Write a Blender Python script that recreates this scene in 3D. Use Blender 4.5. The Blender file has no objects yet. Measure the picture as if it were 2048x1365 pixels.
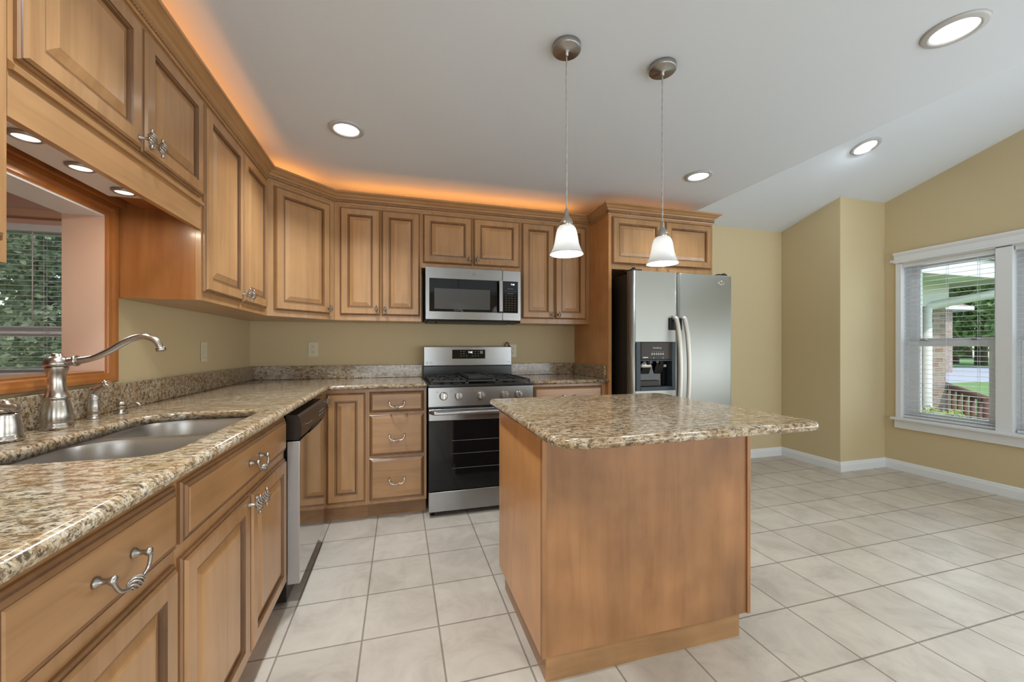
import bpy, bmesh, math, random
from mathutils import Vector, Matrix
random.seed(7)
S = bpy.context.scene
COL = S.collection
PI = math.pi

# ------------------------------------------------------------------ camera, world, lights, exposure
cam = bpy.data.cameras.new('camera'); co = bpy.data.objects.new('camera', cam); COL.objects.link(co)
cam.sensor_width = 36; cam.lens = 36 * 793.23 / 2048
cam.shift_x = (1024 - 1022.37) / 2048; cam.shift_y = (694.48 - 682.5) / 2048
cam.clip_start = .02; cam.clip_end = 200
co.location = (1.0896, -3.4173, 1.1642); co.rotation_euler = (PI / 2, 0, -.2736)
S.camera = co
S.view_settings.view_transform = 'Standard'; S.view_settings.look = 'None'
S.view_settings.gamma = 1; S.view_settings.use_curve_mapping = False
S.view_settings.exposure = 0.0
S.cycles.use_denoising = True
S.cycles.max_bounces = 10; S.cycles.diffuse_bounces = 5; S.cycles.glossy_bounces = 4
S.cycles.transmission_bounces = 6; S.cycles.transparent_max_bounces = 12
S.cycles.sample_clamp_indirect = 4; S.cycles.caustics_reflective = False; S.cycles.caustics_refractive = False

W = bpy.data.worlds.new('sky'); S.world = W; W.use_nodes = True
wn = W.node_tree.nodes; wl = W.node_tree.links
sky = wn.new('ShaderNodeTexSky'); sky.sky_type = 'NISHITA'; sky.sun_disc = False
sky.sun_elevation = math.radians(48); sky.sun_rotation = math.radians(200)
wl.new(sky.outputs[0], wn['Background'].inputs[0]); wn['Background'].inputs[1].default_value = .36

def lamp(name, kind, loc, power, color=(1, 1, 1), size=.1, size_y=None, rot=(0, 0, 0), spread=None):
    l = bpy.data.lights.new(name, kind); o = bpy.data.objects.new(name, l); COL.objects.link(o)
    o.location = loc; o.rotation_euler = rot; l.energy = power; l.color = color
    if kind == 'AREA':
        l.shape = 'RECTANGLE' if size_y else 'DISK'; l.size = size
        if size_y: l.size_y = size_y
        if spread: l.spread = spread
    elif kind == 'SUN': l.angle = math.radians(1)
    else: l.shadow_soft_size = size
    return o
lamp('sun', 'SUN', (0, -8, 10), 2.8, (1, .95, .87), rot=(math.radians(42), 0, math.radians(-20)))
CEIL = 2.385
def vault_z(y): return 2.377 - .279 * y
CAN = 10
WHITE = (.87, .95, 1)
for (x, y) in ((3.141, -2.41), (3.139, -1.056), (.802, -1.031), (.802, -2.45)):
    lamp('downlight', 'AREA', (x, y, CEIL - .012), CAN * (.42 if x > 1 else 1.15), WHITE, .13, spread=2.1)
lamp('vault_downlight', 'AREA', (4.553, -1.2085, vault_z(-1.2085) - .015), CAN * .42, WHITE, .13, rot=(math.atan(.279), 0, 0))
lamp('vault_downlight', 'AREA', (4.553, -3.2, vault_z(-3.2) - .015), CAN * .42, WHITE, .13, rot=(math.atan(.279), 0, 0))
# behind the photographer: unseen downlights and fills added to brighten the room
for (x, y) in ((.9, -4.0), (2.2, -4.6), (3.0, -4.0)):
    lamp('downlight', 'AREA', (x, y, CEIL - .012), CAN, WHITE, .13, spread=2.1)
lamp('rear_fill', 'AREA', (4.45, -6.2, 1.2), 76, (.83, .92, 1), 2.4, 2.2, rot=(PI / 2 + .3, 0, .15))  # added cool fill, unseen; the end wall has no door
lamp('rear_fill', 'AREA', (.95, -6.25, 1.3), 55, (.83, .92, 1), 1.7, 2.1, rot=(PI / 2 + .3, 0, 0))  # second added fill on the same closed wall
lamp('side_fill', 'AREA', (5.58, -3.6, 1.3), 55, (.83, .92, 1), 2.4, 1.7, rot=(PI / 2 + .25, 0, PI / 2))  # added fill in front of the solid right wall, out of view
lamp('window_daylight', 'AREA', (5.95, -1.48, 1.2), 12, (.84, .93, 1), 1.3, 1.4, rot=(PI / 2, 0, PI / 2))
# rope lights on top of the wall cabinets
ROPE = (1, .37, .06)
for (x, y, sx, sy, p) in ((.215, -1.8, .03, 2.2, 2.4), (1.6, -.20, 1.95, .03, 2.2), (3.15, -.42, .85, .03, .35)):
    lamp('rope_light', 'AREA', (x, y, 2.232), p, ROPE, sx, sy, rot=(PI, 0, 0))
lamp('rope_light', 'AREA', (.36, -.36, 2.232), .6, ROPE, .42, .03, rot=(PI, 0, PI / 4))
for (x, y, z) in ((1.739, -1.933, 1.562), (2.187, -1.937, 1.549)):
    lamp('pendant_bulb', 'POINT', (x, y, z), 5, (1, .97, .93), .018)
for y in (-2.11, -1.929, -1.736):
    lamp('puck_lamp', 'AREA', (.172, y, 1.690), .8, (1, .85, .66), .045)
lamp('sunroom_fill', 'AREA', (-1.0, -1.2, 2.3), 16, (1, .93, .86), .5)  # unseen lamp added to brighten the room beyond the pass-through
lamp('microwave_lamp', 'AREA', (1.65, -.22, 1.362), .5, (1, .8, .55), .2, .05)

# ------------------------------------------------------------------ materials
def nt(name):
    m = bpy.data.materials.new(name); m.use_nodes = True
    return m, m.node_tree.nodes, m.node_tree.links, m.node_tree.nodes['Principled BSDF']
def plain(name, c, rough=.5, metal=0, emit=0, coat=0, noise=0, nscale=8, spec=.5):
    m, n, l, b = nt(name); b.inputs['Specular IOR Level'].default_value = spec
    b.inputs['Base Color'].default_value = (*c, 1); b.inputs['Roughness'].default_value = rough
    b.inputs['Metallic'].default_value = metal
    if coat: b.inputs['Coat Weight'].default_value = coat; b.inputs['Coat Roughness'].default_value = .08
    if emit:
        b.inputs['Emission Color'].default_value = (*c, 1); b.inputs['Emission Strength'].default_value = emit
    if noise:
        t = n.new('ShaderNodeTexCoord'); z = n.new('ShaderNodeTexNoise'); z.inputs['Scale'].default_value = nscale
        z.inputs['Detail'].default_value = 6
        r = n.new('ShaderNodeMapRange'); r.inputs[3].default_value = 1 - noise; r.inputs[4].default_value = 1 + noise
        x = n.new('ShaderNodeMix'); x.data_type = 'RGBA'; x.blend_type = 'MULTIPLY'; x.inputs[0].default_value = 1
        x.inputs[6].default_value = (*c, 1)
        l.new(t.outputs['Object'], z.inputs['Vector']); l.new(z.outputs[0], r.inputs[0]); l.new(r.outputs[0], x.inputs[7])
        l.new(x.outputs[2], b.inputs['Base Color'])
    return m
def ramp(n, stops):
    r = n.new('ShaderNodeValToRGB'); e = r.color_ramp.elements
    while len(e) < len(stops): e.new(.5)
    for k, (p, c) in enumerate(stops): e[k].position = p; e[k].color = (*c, 1)
    return r
def wood(name, scale, light, dark, rough=.32, blotch=.25, coat=.35):
    m, n, l, b = nt(name)
    t = n.new('ShaderNodeTexCoord'); oi = n.new('ShaderNodeObjectInfo')
    ad = n.new('ShaderNodeVectorMath'); ad.operation = 'ADD'
    sc = n.new('ShaderNodeVectorMath'); sc.operation = 'SCALE'; sc.inputs['Scale'].default_value = 7
    l.new(oi.outputs['Random'], sc.inputs[0])
    l.new(t.outputs['Object'], ad.inputs[0]); l.new(sc.outputs[0], ad.inputs[1])
    mp = n.new('ShaderNodeMapping'); mp.inputs['Scale'].default_value = scale
    l.new(ad.outputs[0], mp.inputs[0])
    a = n.new('ShaderNodeTexNoise'); a.inputs['Scale'].default_value = 2.2; a.inputs['Detail'].default_value = 8
    a.inputs['Roughness'].default_value = .62; a.inputs['Distortion'].default_value = .7
    l.new(mp.outputs[0], a.inputs['Vector'])
    r = ramp(n, [(.30, dark), (.52, tuple((p * .35 + q * .65) for p, q in zip(dark, light))), (.72, light)])
    l.new(a.outputs[0], r.inputs[0])
    w = n.new('ShaderNodeTexNoise'); w.inputs['Scale'].default_value = 3.5; w.inputs['Detail'].default_value = 3
    l.new(ad.outputs[0], w.inputs['Vector'])
    mr = n.new('ShaderNodeMapRange'); mr.inputs[1].default_value = .3; mr.inputs[2].default_value = .7
    mr.inputs[3].default_value = 1 - blotch; mr.inputs[4].default_value = 1 + blotch * .5
    l.new(w.outputs[0], mr.inputs[0])
    rv = n.new('ShaderNodeMapRange'); rv.inputs[3].default_value = .94; rv.inputs[4].default_value = 1.06
    l.new(oi.outputs['Random'], rv.inputs[0])
    mu = n.new('ShaderNodeMath'); mu.operation = 'MULTIPLY'; l.new(mr.outputs[0], mu.inputs[0]); l.new(rv.outputs[0], mu.inputs[1])
    x = n.new('ShaderNodeMix'); x.data_type = 'RGBA'; x.blend_type = 'MULTIPLY'; x.inputs[0].default_value = 1
    l.new(r.outputs[0], x.inputs[6]); l.new(mu.outputs[0], x.inputs[7]); l.new(x.outputs[2], b.inputs['Base Color'])
    b.inputs['Roughness'].default_value = rough; b.inputs['Coat Weight'].default_value = coat; b.inputs['Coat Roughness'].default_value = .15
    bp = n.new('ShaderNodeBump'); bp.inputs['Strength'].default_value = .03; bp.inputs['Distance'].default_value = .002
    l.new(a.outputs[0], bp.inputs['Height']); l.new(bp.outputs[0], b.inputs['Normal'])
    return m
ML, MD = (.485, .268, .118), (.36, .186, .075)
M = {}
M['wood'] = wood('maple_upright_grain', (9, 9, .7), ML, MD, blotch=.14)
M['woodh'] = wood('maple_level_grain', (.8, .8, 10), ML, MD, blotch=.14)
M['field'] = wood('maple_door_field', (9, 9, .6), (.515, .288, .128), (.39, .205, .085), blotch=.12)
M['glaze'] = wood('dark_glaze_in_grooves', (9, 9, 1), (.20, .095, .04), (.12, .055, .022), coat=.1)
M['edge'] = wood('glazed_door_edge', (9, 9, 1), (.36, .19, .085), (.26, .13, .055), blotch=.2)
M['plywood'] = wood('orange_veneer', (8, 8, .8), (.62, .31, .115), (.52, .24, .08), blotch=.2)
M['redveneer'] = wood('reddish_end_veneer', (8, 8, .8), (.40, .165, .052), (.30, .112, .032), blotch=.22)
M['island'] = wood('worn_island_veneer', (7, 7, .8), (.385, .188, .078), (.285, .128, .048), rough=.4, blotch=.35, coat=.08)
M['toe'] = wood('toe_kick_wood', (.8, .8, 9), (.44, .24, .10), (.33, .165, .065), rough=.4, blotch=.3)
M['casing'] = wood('orange_oak_casing', (8, 8, .9), (.36, .135, .034), (.27, .092, .018), blotch=.2)

def granite():
    m, n, l, b = nt('granite')
    t = n.new('ShaderNodeTexCoord')
    mp = n.new('ShaderNodeMapping'); mp.inputs['Scale'].default_value = (.8, 1.5, 1.5); mp.inputs['Rotation'].default_value = (0, 0, .25)
    l.new(t.outputs['Object'], mp.inputs[0])
    def noise(s, d=5, rg=.6, dist=0):
        z = n.new('ShaderNodeTexNoise'); z.inputs['Scale'].default_value = s; z.inputs['Detail'].default_value = d
        z.inputs['Roughness'].default_value = rg; z.inputs['Distortion'].default_value = dist; l.new(mp.outputs[0], z.inputs['Vector']); return z
    base = ramp(n, [(.30, (.085, .058, .034)), (.41, (.20, .135, .075)), (.49, (.36, .275, .175)), (.57, (.54, .48, .385)), (.66, (.34, .285, .215)), (.8, (.58, .54, .47))])
    l.new(noise(48, 7, .72, .5).outputs[0], base.inputs[0])
    big = ramp(n, [(.36, (.82, .70, .55)), (.62, (1.05, 1.05, 1.05))]); l.new(noise(11, 4).outputs[0], big.inputs[0])
    mx = n.new('ShaderNodeMix'); mx.data_type = 'RGBA'; mx.blend_type = 'MULTIPLY'; mx.inputs[0].default_value = 1
    l.new(base.outputs[0], mx.inputs[6]); l.new(big.outputs[0], mx.inputs[7])
    dk = ramp(n, [(.0, (1, 1, 1)), (.385, (1, 1, 1)), (.43, (0, 0, 0))]); l.new(noise(62, 5, .6, .4).outputs[0], dk.inputs[0])
    d2 = ramp(n, [(.0, (1, 1, 1)), (.35, (1, 1, 1)), (.39, (0, 0, 0))]); l.new(noise(150, 3, .5, .2).outputs[0], d2.inputs[0])
    om = n.new('ShaderNodeMath'); om.operation = 'MAXIMUM'; l.new(dk.outputs[0], om.inputs[0]); l.new(d2.outputs[0], om.inputs[1])
    hf = n.new('ShaderNodeMath'); hf.operation = 'MULTIPLY'; hf.inputs[1].default_value = .88; l.new(om.outputs[0], hf.inputs[0])
    m2 = n.new('ShaderNodeMix'); m2.data_type = 'RGBA'; l.new(hf.outputs[0], m2.inputs[0]); l.new(mx.outputs[2], m2.inputs[6]); m2.inputs[7].default_value = (.05, .036, .026, 1)
    l.new(m2.outputs[2], b.inputs['Base Color'])
    b.inputs['Roughness'].default_value = .15; b.inputs['Coat Weight'].default_value = .15; b.inputs['Coat Roughness'].default_value = .04
    return m
M['granite'] = granite()

def tiles():
    m, n, l, b = nt('floor_tile')
    t = n.new('ShaderNodeTexCoord'); mp = n.new('ShaderNodeMapping'); P = .3008
    mp.inputs['Location'].default_value = (-(.945 - 20 * P), 1.4445 + 40 * P, 0)
    l.new(t.outputs['Object'], mp.inputs[0])
    br = n.new('ShaderNodeTexBrick'); br.offset = 0; br.squash = 1
    br.inputs['Scale'].default_value = 1; br.inputs['Brick Width'].default_value = P; br.inputs['Row Height'].default_value = P
    br.inputs['Mortar Size'].default_value = .0036; br.inputs['Mortar Smooth'].default_value = .1
    br.inputs['Color1'].default_value = (.515, .46, .395, 1); br.inputs['Color2'].default_value = (.565, .51, .44, 1)
    br.inputs['Mortar'].default_value = (.25, .21, .17, 1)
    l.new(mp.outputs[0], br.inputs['Vector'])
    z = n.new('ShaderNodeTexNoise'); z.inputs['Scale'].default_value = 5; z.inputs['Detail'].default_value = 9; z.inputs['Roughness'].default_value = .65; z.inputs['Distortion'].default_value = .9
    l.new(t.outputs['Object'], z.inputs['Vector'])
    r = ramp(n, [(.32, (.80, .78, .75)), (.5, (.98, .97, .96)), (.68, (1.10, 1.09, 1.07))]); l.new(z.outputs[0], r.inputs[0])
    x = n.new('ShaderNodeMix'); x.data_type = 'RGBA'; x.blend_type = 'MULTIPLY'; x.inputs[0].default_value = 1
    l.new(br.outputs['Color'], x.inputs[6]); l.new(r.outputs[0], x.inputs[7]); l.new(x.outputs[2], b.inputs['Base Color'])
    rr = n.new('ShaderNodeMapRange'); rr.inputs[3].default_value = .34; rr.inputs[4].default_value = .75
    l.new(br.outputs['Fac'], rr.inputs[0]); l.new(rr.outputs[0], b.inputs['Roughness'])
    bp = n.new('ShaderNodeBump'); bp.inputs['Strength'].default_value = .35; bp.inputs['Distance'].default_value = .003; bp.invert = True
    l.new(br.outputs['Fac'], bp.inputs['Height']); l.new(bp.outputs[0], b.inputs['Normal'])
    return m
M['tile'] = tiles()
M['wallpaint'] = plain('khaki_yellow_wall_paint', (.585, .482, .292), .7, noise=.02, nscale=40)
M['ceilpaint'] = plain('white_ceiling_paint', (.72, .775, .845), .75, noise=.01, nscale=60)
M['trimwhite'] = plain('white_trim_paint', (.76, .78, .80), .35)
M['peach'] = plain('peach_paint', (.72, .50, .385), .6)
M['peachdark'] = plain('peach_trim_paint', (.58, .36, .25), .6)
M['bluewhite'] = plain('white_laminate', (.84, .87, .92), .35)
def steel(name, c, rough, sx, metal=1, aniso=0):
    m, n, l, b = nt(name)
    t = n.new('ShaderNodeTexCoord'); mp = n.new('ShaderNodeMapping'); mp.inputs['Scale'].default_value = sx
    z = n.new('ShaderNodeTexNoise'); z.inputs['Scale'].default_value = 4; z.inputs['Detail'].default_value = 4
    l.new(t.outputs['Object'], mp.inputs[0]); l.new(mp.outputs[0], z.inputs['Vector'])
    r = n.new('ShaderNodeMapRange'); r.inputs[3].default_value = rough - .008; r.inputs[4].default_value = rough + .008
    if aniso:
        b.inputs['Anisotropic'].default_value = aniso; b.inputs['Anisotropic Rotation'].default_value = .25; tg = n.new('ShaderNodeTangent'); tg.direction_type = 'RADIAL'; tg.axis = 'Z'; l.new(tg.outputs[0], b.inputs['Tangent'])
    l.new(z.outputs[0], r.inputs[0]); l.new(r.outputs[0], b.inputs['Roughness'])
    b.inputs['Base Color'].default_value = (*c, 1); b.inputs['Metallic'].default_value = metal
    return m
M['steel'] = steel('brushed_steel_level', (.36, .36, .36), .27, (1, 1, 60), aniso=.75)
M['steelv'] = steel('brushed_steel_upright', (.34, .345, .32), .44, (60, 60, 1))
M['mirror'] = steel('polished_steel_door', (.62, .62, .62), .09, (60, 60, 1))
M['doorside'] = plain('satin_grey_door_side', (.40, .375, .36), .4, metal=.3)
M['sink'] = steel('satin_sink_steel', (.50, .48, .47), .30, (8, 8, 8))
M['nickel'] = steel('brushed_nickel', (.50, .465, .425), .25, (1, 1, 30))
M['pewter'] = steel('antique_pewter', (.42, .40, .37), .32, (20, 20, 20))
M['chrome'] = steel('bright_chrome', (.72, .72, .72), .14, (20, 20, 20))
M['black'] = plain('black_enamel', (.012, .012, .012), .22)
M['blackglass'] = plain('black_oven_glass', (.005, .005, .006), .05, spec=.35)
M['iron'] = plain('matt_cast_iron', (.02, .02, .02), .45)
M['blackplastic'] = plain('black_plastic', (.016, .014, .013), .4, spec=.25)
M['brownplastic'] = plain('brown_black_gloss_plastic', (.030, .021, .015), .3, spec=.25)
M['handle'] = plain('satin_beige_handle', (.62, .60, .55), .32, metal=.35)
M['darkblue'] = plain('dispenser_bezel', (.03, .04, .05), .35, spec=.3)
M['mesh'] = plain('microwave_window_mesh', (.075, .075, .075), .14, spec=.4)
M['outlet'] = plain('ivory_outlet_plastic', (.66, .60, .44), .35)
M['slot'] = plain('dark_slot', (.03, .028, .025), .6)
M['ink'] = plain('pale_print', (.62, .62, .62), .5)
M['inkdim'] = plain('grey_print', (.22, .22, .22), .5)
M['digits'] = plain('lit_clock_digits', (.9, .97, 1), .5, emit=1.6)
M['lens'] = plain('lit_lamp_lens', (1, .985, .95), .5, emit=3.2)
M['puck'] = plain('lit_puck_lens', (1, .93, .82), .5, emit=3.0)
M['bulb'] = plain('lit_bulb', (1, .96, .9), .5, emit=30)
M['ringwhite'] = plain('lamp_trim_white', (.50, .50, .50), .4)
M['cord'] = plain('clear_cord', (.55, .54, .52), .3, metal=.3)
M['canopy'] = steel('canopy_nickel', (.40, .39, .38), .33, (10, 10, 10))
M['blackcord'] = plain('black_rubber', (.03, .022, .018), .5)
M['vinyl'] = plain('white_vinyl', (.78, .80, .82), .35)
M['blind'] = plain('white_blind_slat', (.72, .73, .74), .4)
def glass(name, tint=(1, 1, 1)):
    m, n, l, b = nt(name); n.remove(b)
    tr = n.new('ShaderNodeBsdfTransparent'); tr.inputs[0].default_value = (*tint, 1)
    g = n.new('ShaderNodeBsdfGlossy'); g.inputs['Roughness'].default_value = .02
    fr = n.new('ShaderNodeFresnel'); fr.inputs['IOR'].default_value = 1.35
    mx = n.new('ShaderNodeMixShader'); l.new(fr.outputs[0], mx.inputs[0]); l.new(tr.outputs[0], mx.inputs[1]); l.new(g.outputs[0], mx.inputs[2])
    l.new(mx.outputs[0], n['Material Output'].inputs[0]); return m
M['pane'] = glass('window_glass', (.97, .985, .98))
def shade():
    m, n, l, b = nt('frosted_white_glass'); n.remove(b)
    d = n.new('ShaderNodeBsdfDiffuse'); d.inputs[0].default_value = (.86, .87, .88, 1)
    t = n.new('ShaderNodeBsdfTranslucent'); t.inputs[0].default_value = (.80, .82, .83, 1)
    mx = n.new('ShaderNodeMixShader'); mx.inputs[0].default_value = .6
    g = n.new('ShaderNodeBsdfGlossy'); g.inputs['Roughness'].default_value = .15
    m2 = n.new('ShaderNodeMixShader'); m2.inputs[0].default_value = .06
    l.new(d.outputs[0], mx.inputs[1]); l.new(t.outputs[0], mx.inputs[2]); l.new(mx.outputs[0], m2.inputs[1]); l.new(g.outputs[0], m2.inputs[2])
    l.new(m2.outputs[0], n['Material Output'].inputs[0]); return m
M['shade'] = shade()
def leaf(name, a, c, sc=1.5):
    m, n, l, b = nt(name); n.remove(b)
    t = n.new('ShaderNodeTexCoord'); z = n.new('ShaderNodeTexNoise'); z.inputs['Scale'].default_value = sc; z.inputs['Detail'].default_value = 8
    z.inputs['Roughness'].default_value = .75
    l.new(t.outputs['Object'], z.inputs['Vector']); r = ramp(n, [(.35, a), (.65, c)]); l.new(z.outputs[0], r.inputs[0])
    d = n.new('ShaderNodeBsdfDiffuse'); tl = n.new('ShaderNodeBsdfTranslucent'); mx = n.new('ShaderNodeMixShader'); mx.inputs[0].default_value = .35
    l.new(r.outputs[0], d.inputs[0]); l.new(r.outputs[0], tl.inputs[0]); l.new(d.outputs[0], mx.inputs[1]); l.new(tl.outputs[0], mx.inputs[2])
    l.new(mx.outputs[0], n['Material Output'].inputs[0]); return m
M['leafdark'] = leaf('dark_leaves', (.10, .13, .075), (.32, .36, .23), 3)
M['leafmid'] = leaf('green_leaves', (.14, .225, .075), (.34, .45, .17), .6)
M['leaflime'] = leaf('lime_leaves', (.28, .38, .10), (.52, .60, .24), 5)
M['bark'] = plain('bark', (.10, .075, .055), .9, noise=.3)
M['grass'] = plain('grass', (.20, .33, .085), .9, noise=.35, nscale=3)
M['asphalt'] = plain('pale_road', (.48, .49, .52), .9, noise=.08)
M['shingle'] = plain('brown_shingles', (.30, .22, .19), .9, noise=.25, nscale=20)
M['railwood'] = plain('brown_stained_rail', (.15, .075, .055), .7, noise=.2)
def brick():
    m, n, l, b = nt('red_grey_brick')
    t = n.new('ShaderNodeTexCoord'); mp = n.new('ShaderNodeMapping'); mp.inputs['Rotation'].default_value = (PI / 2, 0, 0)
    l.new(t.outputs['Object'], mp.inputs[0])
    br = n.new('ShaderNodeTexBrick'); br.inputs['Scale'].default_value = 1; br.inputs['Brick Width'].default_value = .21; br.inputs['Row Height'].default_value = .075
    br.inputs['Mortar Size'].default_value = .006; br.inputs['Color1'].default_value = (.26, .155, .12, 1); br.inputs['Color2'].default_value = (.36, .29, .25, 1)
    br.inputs['Mortar'].default_value = (.42, .40, .37, 1)
    l.new(mp.outputs[0], br.inputs['Vector']); l.new(br.outputs['Color'], b.inputs['Base Color']); b.inputs['Roughness'].default_value = .9
    return m
M['brick'] = brick()

# ------------------------------------------------------------------ helpers
def wloc(o):
    v = Vector((0, 0, 0))
    while o: v += o.location; o = o.parent
    return v
def obj(name, bm, mats, parent=None, loc=None, kind=None):
    """Links a bmesh built in world coordinates as ONE object."""
    bmesh.ops.recalc_face_normals(bm, faces=bm.faces)
    base = wloc(parent) if parent else Vector(loc or (0, 0, 0))
    if base.length > 0: bmesh.ops.translate(bm, verts=bm.verts, vec=-base)
    me = bpy.data.meshes.new(name); bm.to_mesh(me); bm.free()
    for m in (mats if isinstance(mats, (list, tuple)) else [mats]): me.materials.append(M[m] if isinstance(m, str) else m)
    o = bpy.data.objects.new(name, me); COL.objects.link(o)
    if parent: o.parent = parent
    else: o.location = base
    if kind: o['kind'] = kind
    return o
def tag(o, label, cat, group=None, kind=None):
    o['label'] = label; o['category'] = cat
    if group: o['group'] = group
    if kind: o['kind'] = kind
    return o
def thing(name, label, cat, loc, group=None):
    o = bpy.data.objects.new(name, None); COL.objects.link(o); o.location = loc; o.empty_display_size = .05
    return tag(o, label, cat, group)
def NB(): return bmesh.new()
def box(bm, x0, x1, y0, y1, z0, z1, mat=0, bev=0, seg=2, T=None):
    vs = [bm.verts.new((x, y, z)) for z in (min(z0, z1), max(z0, z1)) for (x, y) in ((x0, y0), (x1, y0), (x1, y1), (x0, y1))]
    fs = [bm.faces.new([vs[i] for i in q]) for q in ((3, 2, 1, 0), (4, 5, 6, 7), (0, 1, 5, 4), (1, 2, 6, 5), (2, 3, 7, 6), (3, 0, 4, 7))]
    for f in fs: f.material_index = mat
    if bev:
        r = bmesh.ops.bevel(bm, geom=list({e for f in fs for e in f.edges}), offset=bev, segments=seg, affect='EDGES', profile=.5)
        for f in r['faces']: f.material_index = mat; f.smooth = True
        vs = list({v for f in r['faces'] for v in f.verts} | {v for v in vs if v.is_valid})
    if T is not None: bmesh.ops.transform(bm, matrix=T, verts=[v for v in vs if v.is_valid])
def frame(o, u, n):
    """4x4 that maps (u, z-up v, n) to the world."""
    u = Vector(u).normalized(); n = Vector(n).normalized(); v = n.cross(u)
    return Matrix(((u.x, v.x, n.x, o[0]), (u.y, v.y, n.y, o[1]), (u.z, v.z, n.z, o[2]), (0, 0, 0, 1)))
def FX(x, y, z): return frame((x, y, z), (0, 1, 0), (1, 0, 0))      # faces +x
def FY(x, y, z): return frame((x, y, z), (1, 0, 0), (0, -1, 0))     # faces -y
def lathe(bm, prof, T=None, seg=28, mat=0, cap=True):
    rings = []
    for r, z in prof:
        rings.append([bm.verts.new((r * math.cos(2 * PI * k / seg), r * math.sin(2 * PI * k / seg), z)) for k in range(seg)])
    for a, b in zip(rings, rings[1:]):
        for k in range(seg):
            f = bm.faces.new((a[k], a[(k + 1) % seg], b[(k + 1) % seg], b[k])); f.smooth = True; f.material_index = mat
    if cap:
        for rg in (rings[0], rings[-1]):
            f = bm.faces.new(rg); f.material_index = mat
    if T is not None: bmesh.ops.transform(bm, matrix=T, verts=[v for rg in rings for v in rg])
def tube(bm, pts, r, seg=8, mat=0, T=None, flat=1.0):
    pts = [Vector(p) for p in pts]; rs = r if isinstance(r, (list, tuple)) else [r] * len(pts)
    rings = []; up = None
    for i, p in enumerate(pts):
        d = (pts[min(i + 1, len(pts) - 1)] - pts[max(i - 1, 0)]).normalized()
        if up is None: up = d.orthogonal().normalized()
        up = (up - d * up.dot(d)).normalized(); side = d.cross(up)
        rings.append([bm.verts.new(p + (up * math.cos(2 * PI * k / seg) + side * math.sin(2 * PI * k / seg) * flat) * rs[i]) for k in range(seg)])
    for a, b in zip(rings, rings[1:]):
        for k in range(seg):
            f = bm.faces.new((a[k], a[(k + 1) % seg], b[(k + 1) % seg], b[k])); f.smooth = True; f.material_index = mat
    for rg in (rings[0], rings[-1]):
        f = bm.faces.new(rg); f.material_index = mat
    if T is not None: bmesh.ops.transform(bm, matrix=T, verts=[v for rg in rings for v in rg])
def spline(pts, n=6):
    P = [Vector(p) for p in pts]; P = [P[0] * 2 - P[1]] + P + [P[-1] * 2 - P[-2]]; out = []
    for i in range(1, len(P) - 2):
        a, b, c, d = P[i - 1:i + 3]
        for k in range(n):
            t = k / n
            out.append(.5 * (2 * b + (c - a) * t + (2 * a - 5 * b + 4 * c - d) * t * t + (3 * b - a - 3 * c + d) * t ** 3))
    return out + [P[-2]]
def rect_rings(bm, T, w, h, rings, back=True):
    """Nested rectangles (inset, depth, material) -> moulded panel, cap gets the last material."""
    rg = []
    for ins, n, mt in rings:
        rg.append([bm.verts.new(T @ Vector(p)) for p in ((ins, ins, n), (w - ins, ins, n), (w - ins, h - ins, n), (ins, h - ins, n))])
    for i in range(1, len(rg)):
        for k in range(4):
            f = bm.faces.new((rg[i - 1][k], rg[i - 1][(k + 1) % 4], rg[i][(k + 1) % 4], rg[i][k])); f.material_index = rings[i][2]
    f = bm.faces.new(rg[-1]); f.material_index = rings[-1][2]
    if back: f = bm.faces.new(list(reversed(rg[0])))
def arc_poly(corners, n=8):
    """[(x, y, radius)] -> rounded polygon points."""
    out = []; N = len(corners)
    for i in range(N):
        x, y, r = corners[i]; p = Vector((x, y)); a = Vector(corners[i - 1][:2]); b = Vector(corners[(i + 1) % N][:2])
        if r <= 0: out.append((x, y)); continue
        da = (a - p).normalized(); db = (b - p).normalized()
        ang = da.angle(db); t = r / math.tan(ang / 2); c = p + (da + db).normalized() * (r / math.sin(ang / 2))
        s = p + da * t - c; e = p + db * t - c; tot = s.angle_signed(e) if s.length and e.length else 0
        for k in range(n + 1):
            th = -tot * k / n
            out.append((c.x + s.x * math.cos(th) - s.y * math.sin(th), c.y + s.x * math.sin(th) + s.y * math.cos(th)))
    return out
def inset_poly(poly, d):
    N = len(poly); out = []
    area = sum(poly[i - 1][0] * poly[i][1] - poly[i][0] * poly[i - 1][1] for i in range(N)); sg = 1 if area > 0 else -1
    for i in range(N):
        p0, p1, p2 = Vector(poly[i - 1]), Vector(poly[i]), Vector(poly[(i + 1) % N])
        e1 = (p1 - p0).normalized(); e2 = (p2 - p1).normalized()
        n1 = Vector((-e1.y, e1.x)) * sg; n2 = Vector((-e2.y, e2.x)) * sg; m = (n1 + n2)
        m = m / max(.3, m.dot(n1)) if m.length > 1e-6 else n1
        out.append((p1.x + m.x * d, p1.y + m.y * d))
    return out
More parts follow.
